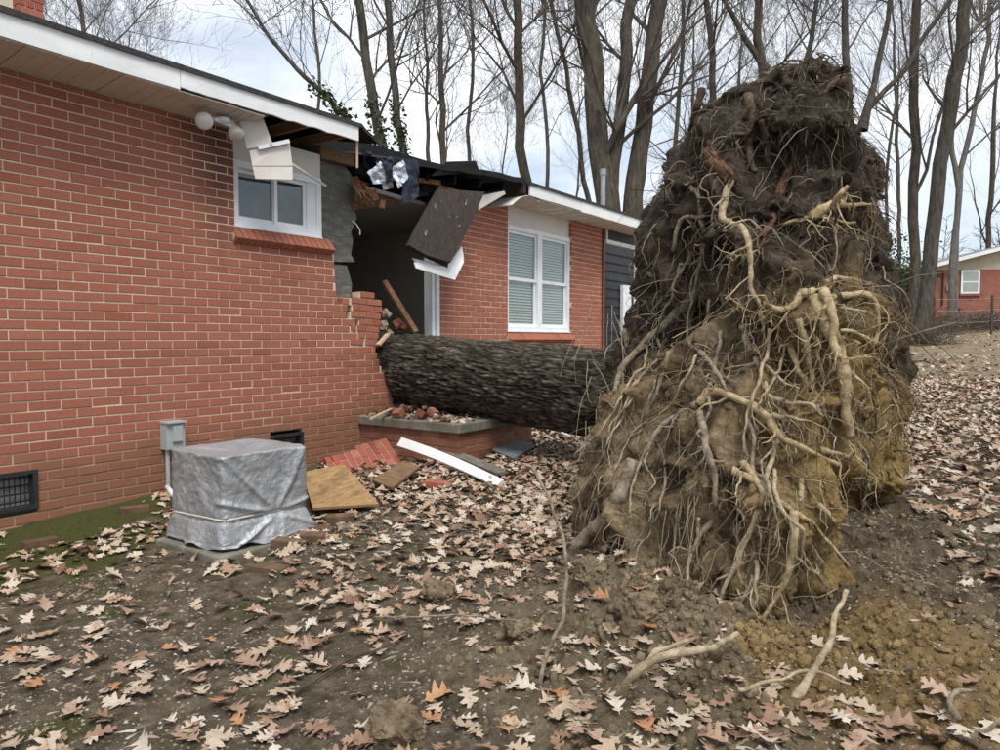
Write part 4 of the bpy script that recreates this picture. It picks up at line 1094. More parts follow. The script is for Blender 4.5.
for pl, w0, w1, mt, lift in ROOTS:
    pts = []; Ds = []; last = None; n = len(pl)
    for i, (x, y) in enumerate(pl):
        p, nn_, D = hit(x, y, last)
        if last and abs(D-last) > .22: D = last+math.copysign(.22, D-last)
        last = D; Ds.append(D)
    for i in range(1, n-1): Ds[i] = (Ds[i-1]+Ds[i]*2+Ds[i+1])/4
    for i, (x, y) in enumerate(pl):
        t_ = i/(n-1); k = .25+.75*math.sin(min(1, t_*1.2)*math.pi/2)
        pts.append(dpt(x, y, Ds[i]-lift*k))
    cp = catmull(pts, 8); m = len(cp); Dm = sum(Ds)/n
    def wv(p, f, a_): return Vector((noise.noise(p*f), noise.noise(p*f+Vector((3, 0, 0))), noise.noise(p*f+Vector((0, 5, 0)))))*a_
    cp = [p+wv(p, 7, .015)+wv(p, 21, .007)+wv(p, 45, .003) for p in cp]
    stub = w0 >= 15
    rad = [max(.0025, (w0+(w1-w0)*i/(m-1))*.51*Dm/FPX*(1+.38*noise.noise(cp[i]*19)+.2*noise.noise(cp[i]*55)))*(.92 if stub else .95-.45*(i/(m-1))**2) for i in range(m)]
    mb_ = MB().tube(cp, rad, 10)
    if mt in ('root_red', 'root_wood'):
        for b_ in range(26):
            i = rnd.randrange(m); a_ = Vector((rnd.gauss(0, 1), rnd.gauss(0, 1), rnd.gauss(0, 1))).normalized()*rad[i]*.9; dd_ = (cp[-1]-cp[0]).normalized()
            mb_.bar(cp[i]+a_, cp[i]+a_*1.15+dd_*rnd.uniform(.03, .09), .008, .006)
    o = mb_.build('root', MAT[mt], tree, True)
    # side roots branching off it
    sm = MB()
    def side(q, d, ln, r_, lev):
        chain = [q]; ns = 5
        for s_ in range(ns):
            d = (d+Vector((rnd.gauss(0, .38), rnd.gauss(0, .38), rnd.gauss(-.12, .36)))).normalized(); q = q+d*ln/ns; chain.append(q)
            if lev < 2 and rnd.random() < .45: side(q, (d+Vector((rnd.gauss(0, .8), rnd.gauss(0, .8), rnd.gauss(-.2, .8)))).normalized(), ln*rnd.uniform(.3, .7), r_*.5, lev+1)
        sm.tube(chain, [r_*(1-.8*k_/ns) for k_ in range(ns+1)], 5 if lev == 0 else 3, False)
    for b_ in range(max(3, m//4)):
        i = rnd.randrange(2, m); ax_ = (cp[i]-cp[max(i-2, 0)]).normalized()
        d = (ax_*.6+Vector((rnd.gauss(0, .8), rnd.gauss(0, .8), rnd.gauss(-.3, .7)))).normalized()
        side(cp[i], d, rnd.uniform(.05, .20) if rnd.random() < .7 else rnd.uniform(.2, .38), max(.0018, min(rad[i]*rnd.uniform(.25, .55), .008)), 0)
    tag(sm.build('side_rootlets', MAT[mt], o), kind='stuff')

# thousands of fine hanging rootlets and the shaggy fibre of the ball
pol = ball.data.polygons; rl = MB(); cand = []
for p in pol:
    c_ = p.center; n_ = p.normal
    if n_.dot(CAM-c_) < -.9: continue
    cand.append((c_.copy(), n_.copy()))
NR = 8500
for i in range(NR):
    c_, n_ = cand[rnd.randrange(len(cand))]
    if c_.z < gh(c_.x, c_.y)+.05: continue
    up_ = c_.z > 1.7
    ln = abs(rnd.gauss(0, 1))*(.11 if up_ else .14)+.04
    if rnd.random() < .06: ln += rnd.uniform(.15, .5)
    r0 = rnd.choice((.0009, .0011, .0013, .0016, .0022, .003)) if rnd.random() < .94 else rnd.uniform(.004, .007)
    d = (n_*rnd.uniform(.3, 1.2)+Vector((rnd.gauss(0, .5), rnd.gauss(0, .5), rnd.gauss(-.5, .6)))).normalized()
    q = c_-n_*.01; ch = [q]; ns = 4
    for s_ in range(ns):
        d = (d+Vector((rnd.gauss(0, .28), rnd.gauss(0, .28), -.33+rnd.gauss(0, .2)))).normalized(); q = q+d*ln/ns; ch.append(q)
    if ch[-1].z < gh(ch[-1].x, ch[-1].y)-.02: continue
    rl.tube(ch, [r0, r0*.9, r0*.75, r0*.6, r0*.35], 3, False)
tag(rl.build('rootlets', MAT['rootlet'], tree), kind='stuff')
# roots crawling over the surface of the ball
walk = {'root_grey': MB(), 'root_ochre': MB(), 'root_dark': MB(), 'root_pale': MB(), 'rootlet': MB()}
front = [(c_, n_) for c_, n_ in cand if n_.dot(CAM-c_) > 0 and c_.z > .1]
for i in range(2100):
    c_, n_ = front[rnd.randrange(len(front))]
    fine = i > 420
    u_ = (c_-BC).dot(RT)
    if c_.z > 2.0: key = 'root_dark' if rnd.random() < .75 else 'root_grey'
    elif c_.z < 1.6 and u_ > .15: key = 'root_ochre' if rnd.random() < .75 else 'root_pale'
    else: key = rnd.choice(('root_grey', 'root_pale', 'root_pale', 'root_dark'))
    if fine: key = 'rootlet' if rnd.random() < .7 else key
    r0 = rnd.uniform(.0010, .0024) if fine else .0022+.0065*rnd.random()**2.4
    ns = rnd.randrange(6, 14) if fine else rnd.randrange(8, 24); st_ = rnd.uniform(.022, .045); lift = rnd.uniform(.004, .025)+r0+(rnd.uniform(.02, .07) if rnd.random() < .3 else 0)
    d = Vector((rnd.gauss(0, .7), rnd.gauss(0, .7), rnd.gauss(-.9, .5))).normalized(); p = c_; ch = []
    for k_ in range(ns):
        ch.append(p+n_*lift*(-.2+1.2*min(1, k_/4)))
        d = (d+Vector((rnd.gauss(0, .4), rnd.gauss(0, .4), rnd.gauss(-.15, .4)))).normalized(); d = (d-n_*d.dot(n_)*.7).normalized()
        h_ = bvh.find_nearest(p+d*st_)
        if h_[0] is None: break
        p = h_[0]; n_ = (n_*.5+h_[1]*(1 if h_[1].dot(n_) > 0 else -1)*.5).normalized()
    if len(ch) > 3: walk[key].tube(ch, [r0*(1-.65*k_/len(ch))*(1+.3*noise.noise(q*40)) for k_, q in enumerate(ch)], 3 if fine else 6, False)
for key, mb_ in walk.items():
    tag(mb_.build('root_tangle', MAT[key], tree, True), kind='stuff')
# ragged lumps of soil held by the roots
lump = [([v.co.copy() for v in m_.vertices], [tuple(p.vertices) for p in m_.polygons]) for m_ in [rubble_mesh(600+i, 1, .9, 1.1, 'soil', .85, 3) for i in range(5)]]
rl = MB()
for i in range(260):
    c_, n_ = cand[rnd.randrange(len(cand))]
    if c_.z < .25 or (c_.z < 1.9 and n_.dot((CAM-c_).normalized()) > .35): continue
    s_ = rnd.uniform(.02, .07); vs, fs = lump[i % 5]
    q_ = Quaternion((rnd.random(), rnd.random(), rnd.random(), rnd.random())).normalized().to_matrix()
    out = []
    for v in vs:
        w_ = q_ @ v*s_+c_-n_*s_*.25; out.append(w_+(q_ @ v).normalized()*(.018*noise.noise(w_*22)+.010*noise.noise(w_*50)))
    rl.add(out, fs)
tag(rl.build('soil_lumps', MAT['soil'], tree, True), kind='stuff')
# long roots draped down the left flank to the ground
for i, (x0, y0, x1, y1, w_) in enumerate([(664, 330, 590, 470, 4), (650, 345, 580, 455, 3), (655, 380, 596, 500, 2.5), (632, 380, 572, 500, 2.5), (668, 455, 622, 600, 2.5), (700, 520, 668, 640, 3), (758, 560, 742, 655, 4), (715, 300, 660, 420, 4), (745, 420, 790, 560, 4), (770, 470, 830, 590, 4), (720, 330, 700, 470, 4), (770, 330, 740, 460, 4), (690, 250, 640, 350, 4)]):
    pts = []; n = 7; last = None
    for k_ in range(n):
        t_ = k_/(n-1); x = x0+(x1-x0)*t_**1.2+rnd.gauss(0, 4); y = y0+(y1-y0)*t_
        p, nn_, D = hit(x, y, last)
        if last: D = max(min(D, last+.06), last-.2)
        last = D; pts.append(dpt(x, y, D-.03-.05*math.sin(t_*3)))
    cp = catmull(pts, 6); m = len(cp)
    cp = [p+wv(p, 9, .02)+wv(p, 24, .010) for p in cp]
    mb_ = MB().tube(cp, [w_*.5*4/FPX*(1-.6*k_/m)*(1+.3*noise.noise(p*30)) for k_, p in enumerate(cp)], 7)
    o = mb_.build('root', MAT[('root_grey', 'root_pale')[i % 2]], tree, True); sm = MB()
    for b_ in range(9):
        j = rnd.randrange(3, m); side(cp[j], Vector((rnd.gauss(0, .7), rnd.gauss(0, .7), rnd.gauss(-.6, .5))).normalized(), rnd.uniform(.08, .3), rnd.uniform(.0016, .0035), 0)
    tag(sm.build('side_rootlets', MAT['root_grey'], o), kind='stuff')
# hanging curtain of thin roots at the foot, left
rl = MB()
for i in range(130):
    x0 = rnd.uniform(585, 705); y0 = rnd.uniform(490, 560) if i % 3 else rnd.uniform(300, 480)
    if i % 3 == 0: x0 = rnd.uniform(585, 660)
    p, n_, D = hit(x0, y0)
    q = p; ch = [q]; d = Vector((0, 0, -1))+RT*rnd.gauss(-.05, .3)-FH*rnd.uniform(.1, .5); ln = rnd.uniform(.2, .5)
    for s_ in range(6):
        d = (d.normalized()+RT*rnd.gauss(0, .22)+Vector((0, 0, -.25))-FH*rnd.gauss(0, .12)).normalized(); q = q+d*ln/6; ch.append(q)
        if q.z < gh(q.x, q.y): break
    if len(ch) > 2: rl.tube(ch, [.0036*(1-.1*s_) for s_ in range(len(ch))], 4, False)
tag(rl.build('hanging_rootlets', MAT['root_grey'], tree), kind='stuff')
# crumbs of soil clinging to the ball
crumb = [rubble_mesh(200+i, 1, 1, .8, 'clod', .6, 2) for i in range(4)]
tiny_clod = [([v.co.copy() for v in m_.vertices], [tuple(p.vertices) for p in m_.polygons]) for m_ in [rubble_mesh(220+i, 1, 1, .8, 'clod', .8, 1) for i in range(6)]]
cm = [([v.co.copy() for v in m_.vertices], [tuple(p.vertices) for p in m_.polygons]) for m_ in crumb]
rl = MB()
for i in range(900):
    c_, n_ = cand[rnd.randrange(len(cand))]
    s_ = rnd.uniform(.008, .03)*(1.5 if rnd.random() < .08 else 1); vs, fs = cm[i % 4]
    rot = Quaternion((rnd.random(), rnd.random(), rnd.random(), rnd.random())).normalized().to_matrix()
    rl.add([rot @ v*s_+c_ for v in vs], fs)
tag(rl.build('soil_crumbs', MAT['soil'], tree), kind='stuff')

# broken roots lying in the yard
def stick_thing(name, pl, w0, w1, mat, label, zs, cat='root'):
    pts = []
    for (x, y), z_ in zip(pl, zs):
        p = gpt(x, y); pts.append(Vector((p.x, p.y, gh(p.x, p.y)+z_)))
    # pixel rays fix the ground point; raised points keep the same direction
    pts2 = []
    for (x, y), z_ in zip(pl, zs):
        d = ray(x, y); zz = z_
        p = gpt(x, y); zg = gh(p.x, p.y)+zz; p = CAM+d*((zg-CZ)/d.z); pts2.append(p)
    cp = catmull(pts2, 6); m = len(cp)
    cp = [p+Vector((noise.noise(p*14), noise.noise(p*14+Vector((3, 0, 0))), noise.noise(p*14+Vector((0, 5, 0)))))*.010 for p in cp]
    D = (pts2[0]-CAM).dot(FW)
    rad = [(w0+(w1-w0)*i/(m-1))/2*D/FPX*(1+.4*noise.noise(cp[i]*25)+.2*noise.noise(cp[i]*60)) for i in range(m)]
    return tag(MB().tube(cp, rad, 9).build(name, MAT[mat], None, True), label, cat)
b0 = gpt(792, 712)
o = MB(); cp = [CAM+ray(x, y)*((b0-CAM).dot(FW)*k) for x, y, k in ((790, 712, 1.0), (801, 690, 1.015), (815, 668, 1.03), (828, 645, 1.05), (834, 625, 1.06), (838, 606, 1.07), (846, 590, 1.08))]
cp = catmull(cp, 5)
sr = thing('broken_root', b0, 'pale broken root sticking up from the ochre clay', 'root')
cp = [p+Vector((noise.noise(p*16), noise.noise(p*16+Vector((3, 0, 0))), noise.noise(p*16+Vector((0, 5, 0)))))*.012 for p in cp]
T(MB().tube(cp, [(.018-.011*i/len(cp))*(1+.4*noise.noise(p*30)+.2*noise.noise(p*70)) for i, p in enumerate(cp)], 9), 'stem', 'root_pale', sr, True)
T(MB().tube([cp[3], cp[3]-RT*.02+Vector((0, 0, -.03)), cp[3]-RT*.025+Vector((0, 0, -.05))], [.012, .008, .004], 6), 'fork', 'root_pale', sr, True)
stick_thing('broken_root', [(617, 698), (640, 668), (675, 655), (705, 650), (738, 634)], 9, 6, 'root_pale', 'pale forked root lying on the soil clods below the hanging roots', [.0, .03, .06, .08, .10])
stick_thing('broken_root', [(640, 668), (660, 650), (688, 640)], 7, 4, 'root_pale', 'short pale root beside the larger one on the clods', [.02, .05, .06])
stick_thing('broken_root', [(738, 690), (775, 680), (812, 670), (850, 684)], 4, 3, 'root_pale', 'thin root lying across the ochre clay behind the upright one', [.01, .03, .04, .01])
stick_thing('broken_root', [(958, 720), (948, 704), (955, 692), (972, 690)], 7, 4, 'root_grey', 'small curled grey root at the right edge of the ochre clay', [.0, .03, .04, .05])
stick_thing('twig', [(955, 730), (985, 732), (1003, 718)], 4, 3, 'root_grey', 'grey twig on the ground in the lower right corner', [.01, .02, .03], 'twig')
b0 = gpt(538, 695)
D0 = (b0-CAM).dot(FW)
cp = catmull([dpt(x, y, D0*k) for x, y, k in ((538, 697, 1), (548, 650, 1.02), (563, 620, 1.03), (566, 580, 1.04), (564, 545, 1.05), (556, 515, 1.06), (543, 485, 1.07), (532, 466, 1.08))], 5)
cp = [p+Vector((noise.noise(p*16), noise.noise(p*16+Vector((3, 0, 0))), 0))*.010 for p in cp]
tag(MB().tube(cp, [.009-.004*i/len(cp) for i in range(len(cp))], 7).build('thin_stem', MAT['root_grey'], None, True), 'thin grey stem rising from the leaves left of the root ball', 'stem')
stick_thing('twig', [(375, 617), (420, 616), (470, 616), (520, 622)], 2.5, 1.5, 'root_grey', 'thin straight twig lying across the leaves in the middle foreground', [.03, .05, .06, .08], 'twig')
stick_thing('twig', [(286, 700), (330, 670), (350, 660), (400, 640)], 3, 2, 'root_dark', 'dark twig lying on the soil among foreground leaves', [.01, .02, .02, .03], 'twig')

# ---------------------------------------------------------------- clods and grit
cl = MB(); clo = MB()
vlarge = [(([v.co.copy() for v in m_.vertices]), [tuple(p.vertices) for p in m_.polygons]) for m_ in [rubble_mesh(300+i, 1, .9, .7, 'clod', .7, 3) for i in range(5)]]
for i in range(5200):
    a = rnd.uniform(0, 2*math.pi); r_ = abs(rnd.gauss(0, .75))
    x, y = 4.4+r_*math.cos(a)*.95, 2.85+r_*math.sin(a)*.9
    if i % 8 == 0: x, y = 5.05+rnd.gauss(0, .4), 4.1+rnd.gauss(0, .7)
    if y < 1.7 or (Vector((x, y, 0))-BC).length < .7: continue
    s_ = rnd.choice((.004, .005, .006, .008, .010, .013, .02)) * rnd.uniform(.7, 1.3)
    if rnd.random() < .03: s_ *= 1.8
    vs, fs = vlarge[i % 5] if s_ > .03 else cm[i % 4] if s_ > .012 else tiny_clod[i % 6]
    q = Quaternion((rnd.random(), rnd.random(), rnd.random(), rnd.random())).normalized().to_matrix()
    tgt = clo if (x-4.95)**2+(y-2.95)**2 < .28 else cl
    tgt.add([q @ v*s_+Vector((x, y, gh(x, y)+s_*.1)) for v in vs], fs)
tag(cl.build('soil_clods', MAT['clod'], None, True), 'brown soil clods thrown up around the foot of the roots', 'soil', kind='stuff')
tag(clo.build('clay_clods', MAT['clod_o'], None, True), 'ochre clay clods at the right foot of the roots', 'soil', kind='stuff')
clod_spots = [(438, 600, .085, 'rounded grey brown soil clod standing left of the root ball among leaves'), (590, 610, .08, 'soil clod under the thick grey root stub'), (395, 735, .10, 'large soil clod at the bottom edge, left of the middle'), (800, 0, 0, ''), (640, 660, .09, 'ochre soil clod behind the pale forked root'), (520, 640, .07, 'soil clod beside the thin upright stem')]
for i, (a, b, s_, lb) in enumerate(clod_spots):
    if not s_: continue
    p = gpt(a, b); o = bpy.data.objects.new('soil_clod', rubble_mesh(400+i, s_, s_*.9, s_*.75, 'clod', .35, 4)); COL.objects.link(o)
    for v in o.data.vertices: v.co += v.normal*(.012*noise.noise(v.co*40)+.01*noise.noise(v.co*90))
    o.location = (p.x, p.y, gh(p.x, p.y)+s_*.2); tag(o, lb, 'soil clod', 'larger soil clods')
gt = MB()
tet = [(1, 0, -.3), (-.5, .87, -.3), (-.5, -.87, -.3), (0, 0, .5)]
for i in range(34000):
    x = rnd.uniform(1.2, 6.2); y = rnd.uniform(.9, 4.8)
    if noise.noise(Vector((x*1.5, y*1.5, 4))) < -.15 and rnd.random() < .7: continue
    s_ = .0025+.009*rnd.random()**2; a = rnd.uniform(0, 6.28); e = rnd.uniform(.4, 1.3) if rnd.random() < .8 else rnd.uniform(2, 5); ca, sa = math.cos(a), math.sin(a)
    z_ = gh(x, y)
    gt.add([(x+s_*(e*u*ca-v*sa), y+s_*(e*u*sa+v*ca), z_+s_*(w_+.3)*.8) for u, v, w_ in tet], [(0, 1, 3), (1, 2, 3), (2, 0, 3)])
tag(gt.build('grit', MAT['grit']), 'pale grit and wood chips scattered over the bare soil', 'grit', kind='stuff')

# ---------------------------------------------------------------- fallen oak leaves
def leaf_geo(seed, simple_=False):
    r_ = random.Random(seed)
    if simple_ == 2: prof = [(0, .03), (.28, .2), (.45, .12), (.7, .32), (1, 0)]; mid = [0, .25, .42, .65, 1]
    elif simple_: prof = [(0, .02), (.2, .08), (.27, .2), (.36, .1), (.52, .34), (.6, .3), (.6, .14), (.8, .28), (.84, .12), (1, 0)]; mid = [0, .14, .26, .36, .44, .52, .6, .7, .84, 1]
    else:
        prof = [(0, .010), (.12, .016), (.18, .06), (.22, .16), (.31, .20), (.30, .12), (.36, .09), (.42, .17), (.50, .33), (.58, .37), (.59, .24), (.57, .14), (.63, .12), (.70, .22), (.82, .31), (.85, .22), (.81, .13), (.86, .09), (.95, .14), (.95, .06), (1.0, 0)]
        mid = [0, .10, .15, .19, .24, .29, .34, .38, .43, .49, .54, .58, .62, .67, .73, .78, .82, .86, .90, .95, 1]
    wd = r_.uniform(.8, 1.15); c1 = r_.uniform(-.5, 1.0); c2 = r_.uniform(-.5, .5); tw = r_.uniform(-.7, .7); fold = r_.uniform(-.3, .5)
    V = []
    n = len(prof)
    def zf(s_, w_): return c2*(s_-.5)**2*.9-c2*.1+c1*w_*w_*1.1+fold*abs(w_)*.25+tw*(s_-.5)*w_*.9+.03*math.sin(9*s_+seed)
    for k in range(n): V.append((mid[k]-.5, 0, zf(mid[k], 0)))
    for sg in (1, -1):
        for k in range(n):
            s_, w_ = prof[k]; w_ = w_*wd*sg*(1+r_.uniform(-.12, .12)); s2 = s_+r_.uniform(-.015, .015)
            V.append((s2-.5, w_, zf(s2, w_)))
    Fs = []
    for k in range(n-1):
        Fs.append((k, k+1, n+k+1, n+k)); Fs.append((k+1, k, 2*n+k, 2*n+k+1))
    V = np.array(V); V[:, 2] -= V[:, 2].min()
    return V, np.array(Fs)
leaf_full = [leaf_geo(i) for i in range(14)]; leaf_lite = [leaf_geo(50+i, 1) for i in range(8)]; leaf_tiny = [leaf_geo(80+i, 2) for i in range(8)]
def rotmat(yaw, pt, rl_):
    return np.array((Matrix.Rotation(yaw, 3, 'Z') @ Matrix.Rotation(pt, 3, 'Y') @ Matrix.Rotation(rl_, 3, 'X')))
def blocked(x, y):
    if x < .02: return True
    if X0-.08 < x < X1+.08 and Y0-.08 < y < Y1+.1: return True
    if 0 < x < PXo+.03 and PY0-.03 < y < PY1+.03: return True
    return False
def in_ball(x, y):
    q = Vector((x, y, 0))-BC; return (q.dot(RT)/.95)**2+(q.dot(FH)/1.25)**2 < 1
def project(p):
    q = p-CAM; d = q.dot(FW)
    return (500+FPX*q.dot(RT)/d, 375-FPX*q.dot(UP)/d, d) if d > .2 else (-1, -1, d)
def density(x, y):
    """expected leaves per square metre"""
    n_ = noise.noise(Vector((x*1.1, y*1.1, 8.5)))+.6*noise.noise(Vector((x*2.9, y*2.9, 2)))
    px, py, d = project(Vector((x, y, base_h(x, y))))
    q = Vector((x, y, 0))-Vector((4.25, 3.3, 0))
    base = 150+270*n_
    if y > 6: base = 480+60*n_
    elif x > 5 and y > 4.6: base = 520+120*n_
    elif y > 3.0 and .7 < x < 4.2 and y+x*.4 > 4.2: base = 560+260*n_
    if x < 2.6 and y < 2.2: base = 70+170*n_                       # bare grit in the left foreground
    if x < .55 and y < 2.6: base = 10+20*n_                       # moss along the wall
    if .5 < x < 1.0 and y < 2.7: base = 260
    if x > 4.6 and y > 3.9: base = max(base*.6, 200+170*n_)
    if q.length < 1.0 and y > 2.55: base *= .22
    if 4.4 < x < 5.3 and 2.9 < y < 3.9: base *= .35
    return max(4, base)
pool = []
cell = .25
def fill(xa, xb, ya, yb, mul=1.0):
    x = xa
    while x < xb:
        y = ya
        while y < yb:
            n_ = .9*density(x, y)*cell*cell*mul; k = int(n_)+(1 if rnd.random() < n_-int(n_) else 0)
            for _ in range(k): pool.append((x+rnd.random()*cell, y+rnd.random()*cell))
            y += cell
        x += cell
fill(.02, 6.6, .7, 6.2); fill(.02, 9.0, 6.2, 14, 1.0)
near = []; rest = []
for x, y in pool:
    if blocked(x, y) or in_ball(x, y): continue
    z_ = gh(x, y); px, py, d = project(Vector((x, y, z_)))
    vis_ = -30 < px < 1030 and py < 790
    if not vis_ and d < 6 and rnd.random() < .4: continue
    (near if (vis_ and 5 < px < 995 and py < 745) else rest).append((d, x, y, z_))
near.sort()
IND = near[:290]; rest += near[290:]
lmesh = {}
KINDS = [('leaf_pale', 'pale tan fallen oak leaf lying on the soil in the near foreground', 'pale oak leaves in the near foreground'),
         ('leaf_brown', 'dull brown fallen oak leaf lying on the soil in the near foreground', 'brown oak leaves in the near foreground'),
         ('leaf_orange', 'bright orange brown fallen oak leaf lying in the near foreground', 'orange oak leaves in the near foreground')]
for d, x, y, z_ in IND:
    kd = rnd.choices((0, 1, 2), (.52, .39, .09))[0]; vi = rnd.randrange(14)
    if (kd, vi) not in lmesh:
        me = np_mesh('leaf', *leaf_full[vi]); me.materials.append(MAT[KINDS[kd][0]]); lmesh[(kd, vi)] = me
    o = bpy.data.objects.new('oak_leaf', lmesh[(kd, vi)]); COL.objects.link(o)
    s_ = rnd.uniform(.065, .135); o.scale = (s_, s_, s_); o.location = (x, y, z_+.004+rnd.random()*.012)
    o.rotation_euler = (rnd.gauss(0, .16), rnd.gauss(0, .16), rnd.uniform(0, 6.28)); tag(o, KINDS[kd][1], 'leaf', KINDS[kd][2])
VV = []; FF = []; nb = 0
for d, x, y, z_ in rest:
    V, Fq = leaf_full[rnd.randrange(14)] if d < 3.1 else leaf_lite[rnd.randrange(8)] if d < 5.5 else leaf_tiny[rnd.randrange(8)]
    s_ = rnd.uniform(.05, .125)
    VV.append((V*s_) @ rotmat(rnd.uniform(0, 6.28), rnd.gauss(0, .3), rnd.gauss(0, .3)).T+np.array((x, y, z_+.004+rnd.random()*.025))); FF.append(Fq+nb); nb += len(V)
for _ in range(130):            # leaves blown onto the porch slab
    x, y = rnd.uniform(.05, PXo), rnd.uniform(PY0, PY1)
    V, Fq = leaf_lite[rnd.randrange(8)]; s_ = rnd.uniform(.05, .11)
    VV.append((V*s_) @ rotmat(rnd.uniform(0, 6.28), rnd.gauss(0, .3), rnd.gauss(0, .3)).T+np.array((x, y, pz+.004))); FF.append(Fq+nb); nb += len(V)
# sparse leaves out to the far lawn
for _ in range(4200):
    y = 13+22*rnd.random()**1.3; x = rnd.uniform(.5, 14)
    V, Fq = leaf_tiny[rnd.randrange(8)]; s_ = rnd.uniform(.1, .17)
    if y > 20 and rnd.random() < .6: continue
    VV.append((V*s_) @ rotmat(rnd.uniform(0, 6.28), rnd.gauss(0, .3), rnd.gauss(0, .3)).T+np.array((x, y, gh(x, y)+.01))); FF.append(Fq+nb); nb += len(V)
ll = link('leaf_litter', np_mesh('leaf_litter', np.concatenate(VV), np.concatenate(FF)), MAT['leaf_mix'])
tag(ll, 'dense litter of fallen oak leaves covering the yard', 'leaves', kind='stuff')
print('leaves', len(IND), len(VV))

# ---------------------------------------------------------------- bare winter trees
def grow(mb_t, mb_c, pts, rads, rr, depth_n, spread=1.0, up=.25, start=.3, nlimb=9, llen=.45, minr=.006):
    """limbs, branches and twigs from a given stem polyline"""
    n = len(pts); H_ = sum((pts[i+1]-pts[i]).length for i in range(n-1))
    mb_t.tube(pts, rads, 9, False)
    def branch(p, d, ln, r0, lev):
        ns = (6, 5, 4, 3)[lev]; ch = [p]; q = p; rs = [r0]
        for s_ in range(ns):
            d = (d+Vector((rr.gauss(0, .17), rr.gauss(0, .17), rr.gauss(up*.4, .14)))).normalized(); q = q+d*(ln/ns); ch.append(q)
            rs.append(max(minr*.6, r0*(1-.8*(s_+1)/ns)))
        mb_c.tube(ch, rs, (6, 4, 3, 3)[lev], False)
        if lev < depth_n:
            k = (9, 5, 4)[lev]
            for b_ in range(k):
                i = rr.randrange(1, ns+1) if b_ else ns
                ax = (ch[i]-ch[i-1]).normalized()
                sd = ax.cross(Vector((rr.gauss(0, 1), rr.gauss(0, 1), rr.gauss(0, 1)))).normalized()
                nd = (ax*rr.uniform(.5, 1.1)+sd*rr.uniform(.4, 1.0)+Vector((0, 0, up*.5))).normalized()
                branch(ch[i], nd, ln*rr.uniform(.38, .68), max(minr, rs[i]*rr.uniform(.5, .8)), lev+1)
    for b_ in range(nlimb):
        f = start+(1-start)*(b_+rr.random())/nlimb
        i = min(n-2, int(f*(n-1))); g_ = f*(n-1)-i; p = pts[i].lerp(pts[i+1], g_); ax = (pts[i+1]-pts[i]).normalized()
        r0 = rads[i]*(1-g_)+rads[i+1]*g_
        a = b_*2.4+rr.uniform(-.5, .5); sd = Vector((math.cos(a), math.sin(a), 0))
        nd = (ax*rr.uniform(.45, 1.0)+sd*rr.uniform(.5, 1.0)*spread).normalized()
        branch(p, nd, H_*llen*rr.uniform(.6, 1.1)*(1.15-.6*f), r0*rr.uniform(.22, .42), 0)
    return mb_t, mb_c
def ivy_on(mb, pts, rads, z1, rr, n=900):
    for _ in range(n):
        f = rr.random()**1.3; i = min(len(pts)-2, int(f*(len(pts)-1))); g_ = f*(len(pts)-1)-i
        p = pts[i].lerp(pts[i+1], g_); 
        if p.z > z1: continue
        a = rr.uniform(0, 6.28); r_ = rads[i]+rr.uniform(0, .12)
        c_ = p+Vector((math.cos(a)*r_, math.sin(a)*r_, rr.gauss(0, .1))); s_ = rr.uniform(.04, .09)
        u = Vector((rr.gauss(0, 1), rr.gauss(0, 1), rr.gauss(0, 1))).normalized(); v = u.cross(Vector((.3, .5, .8))).normalized()
        mb.add([c_+u*s_, c_+v*s_*.7, c_-u*s_*.6, c_-v*s_*.7], [(0, 1, 2, 3)])
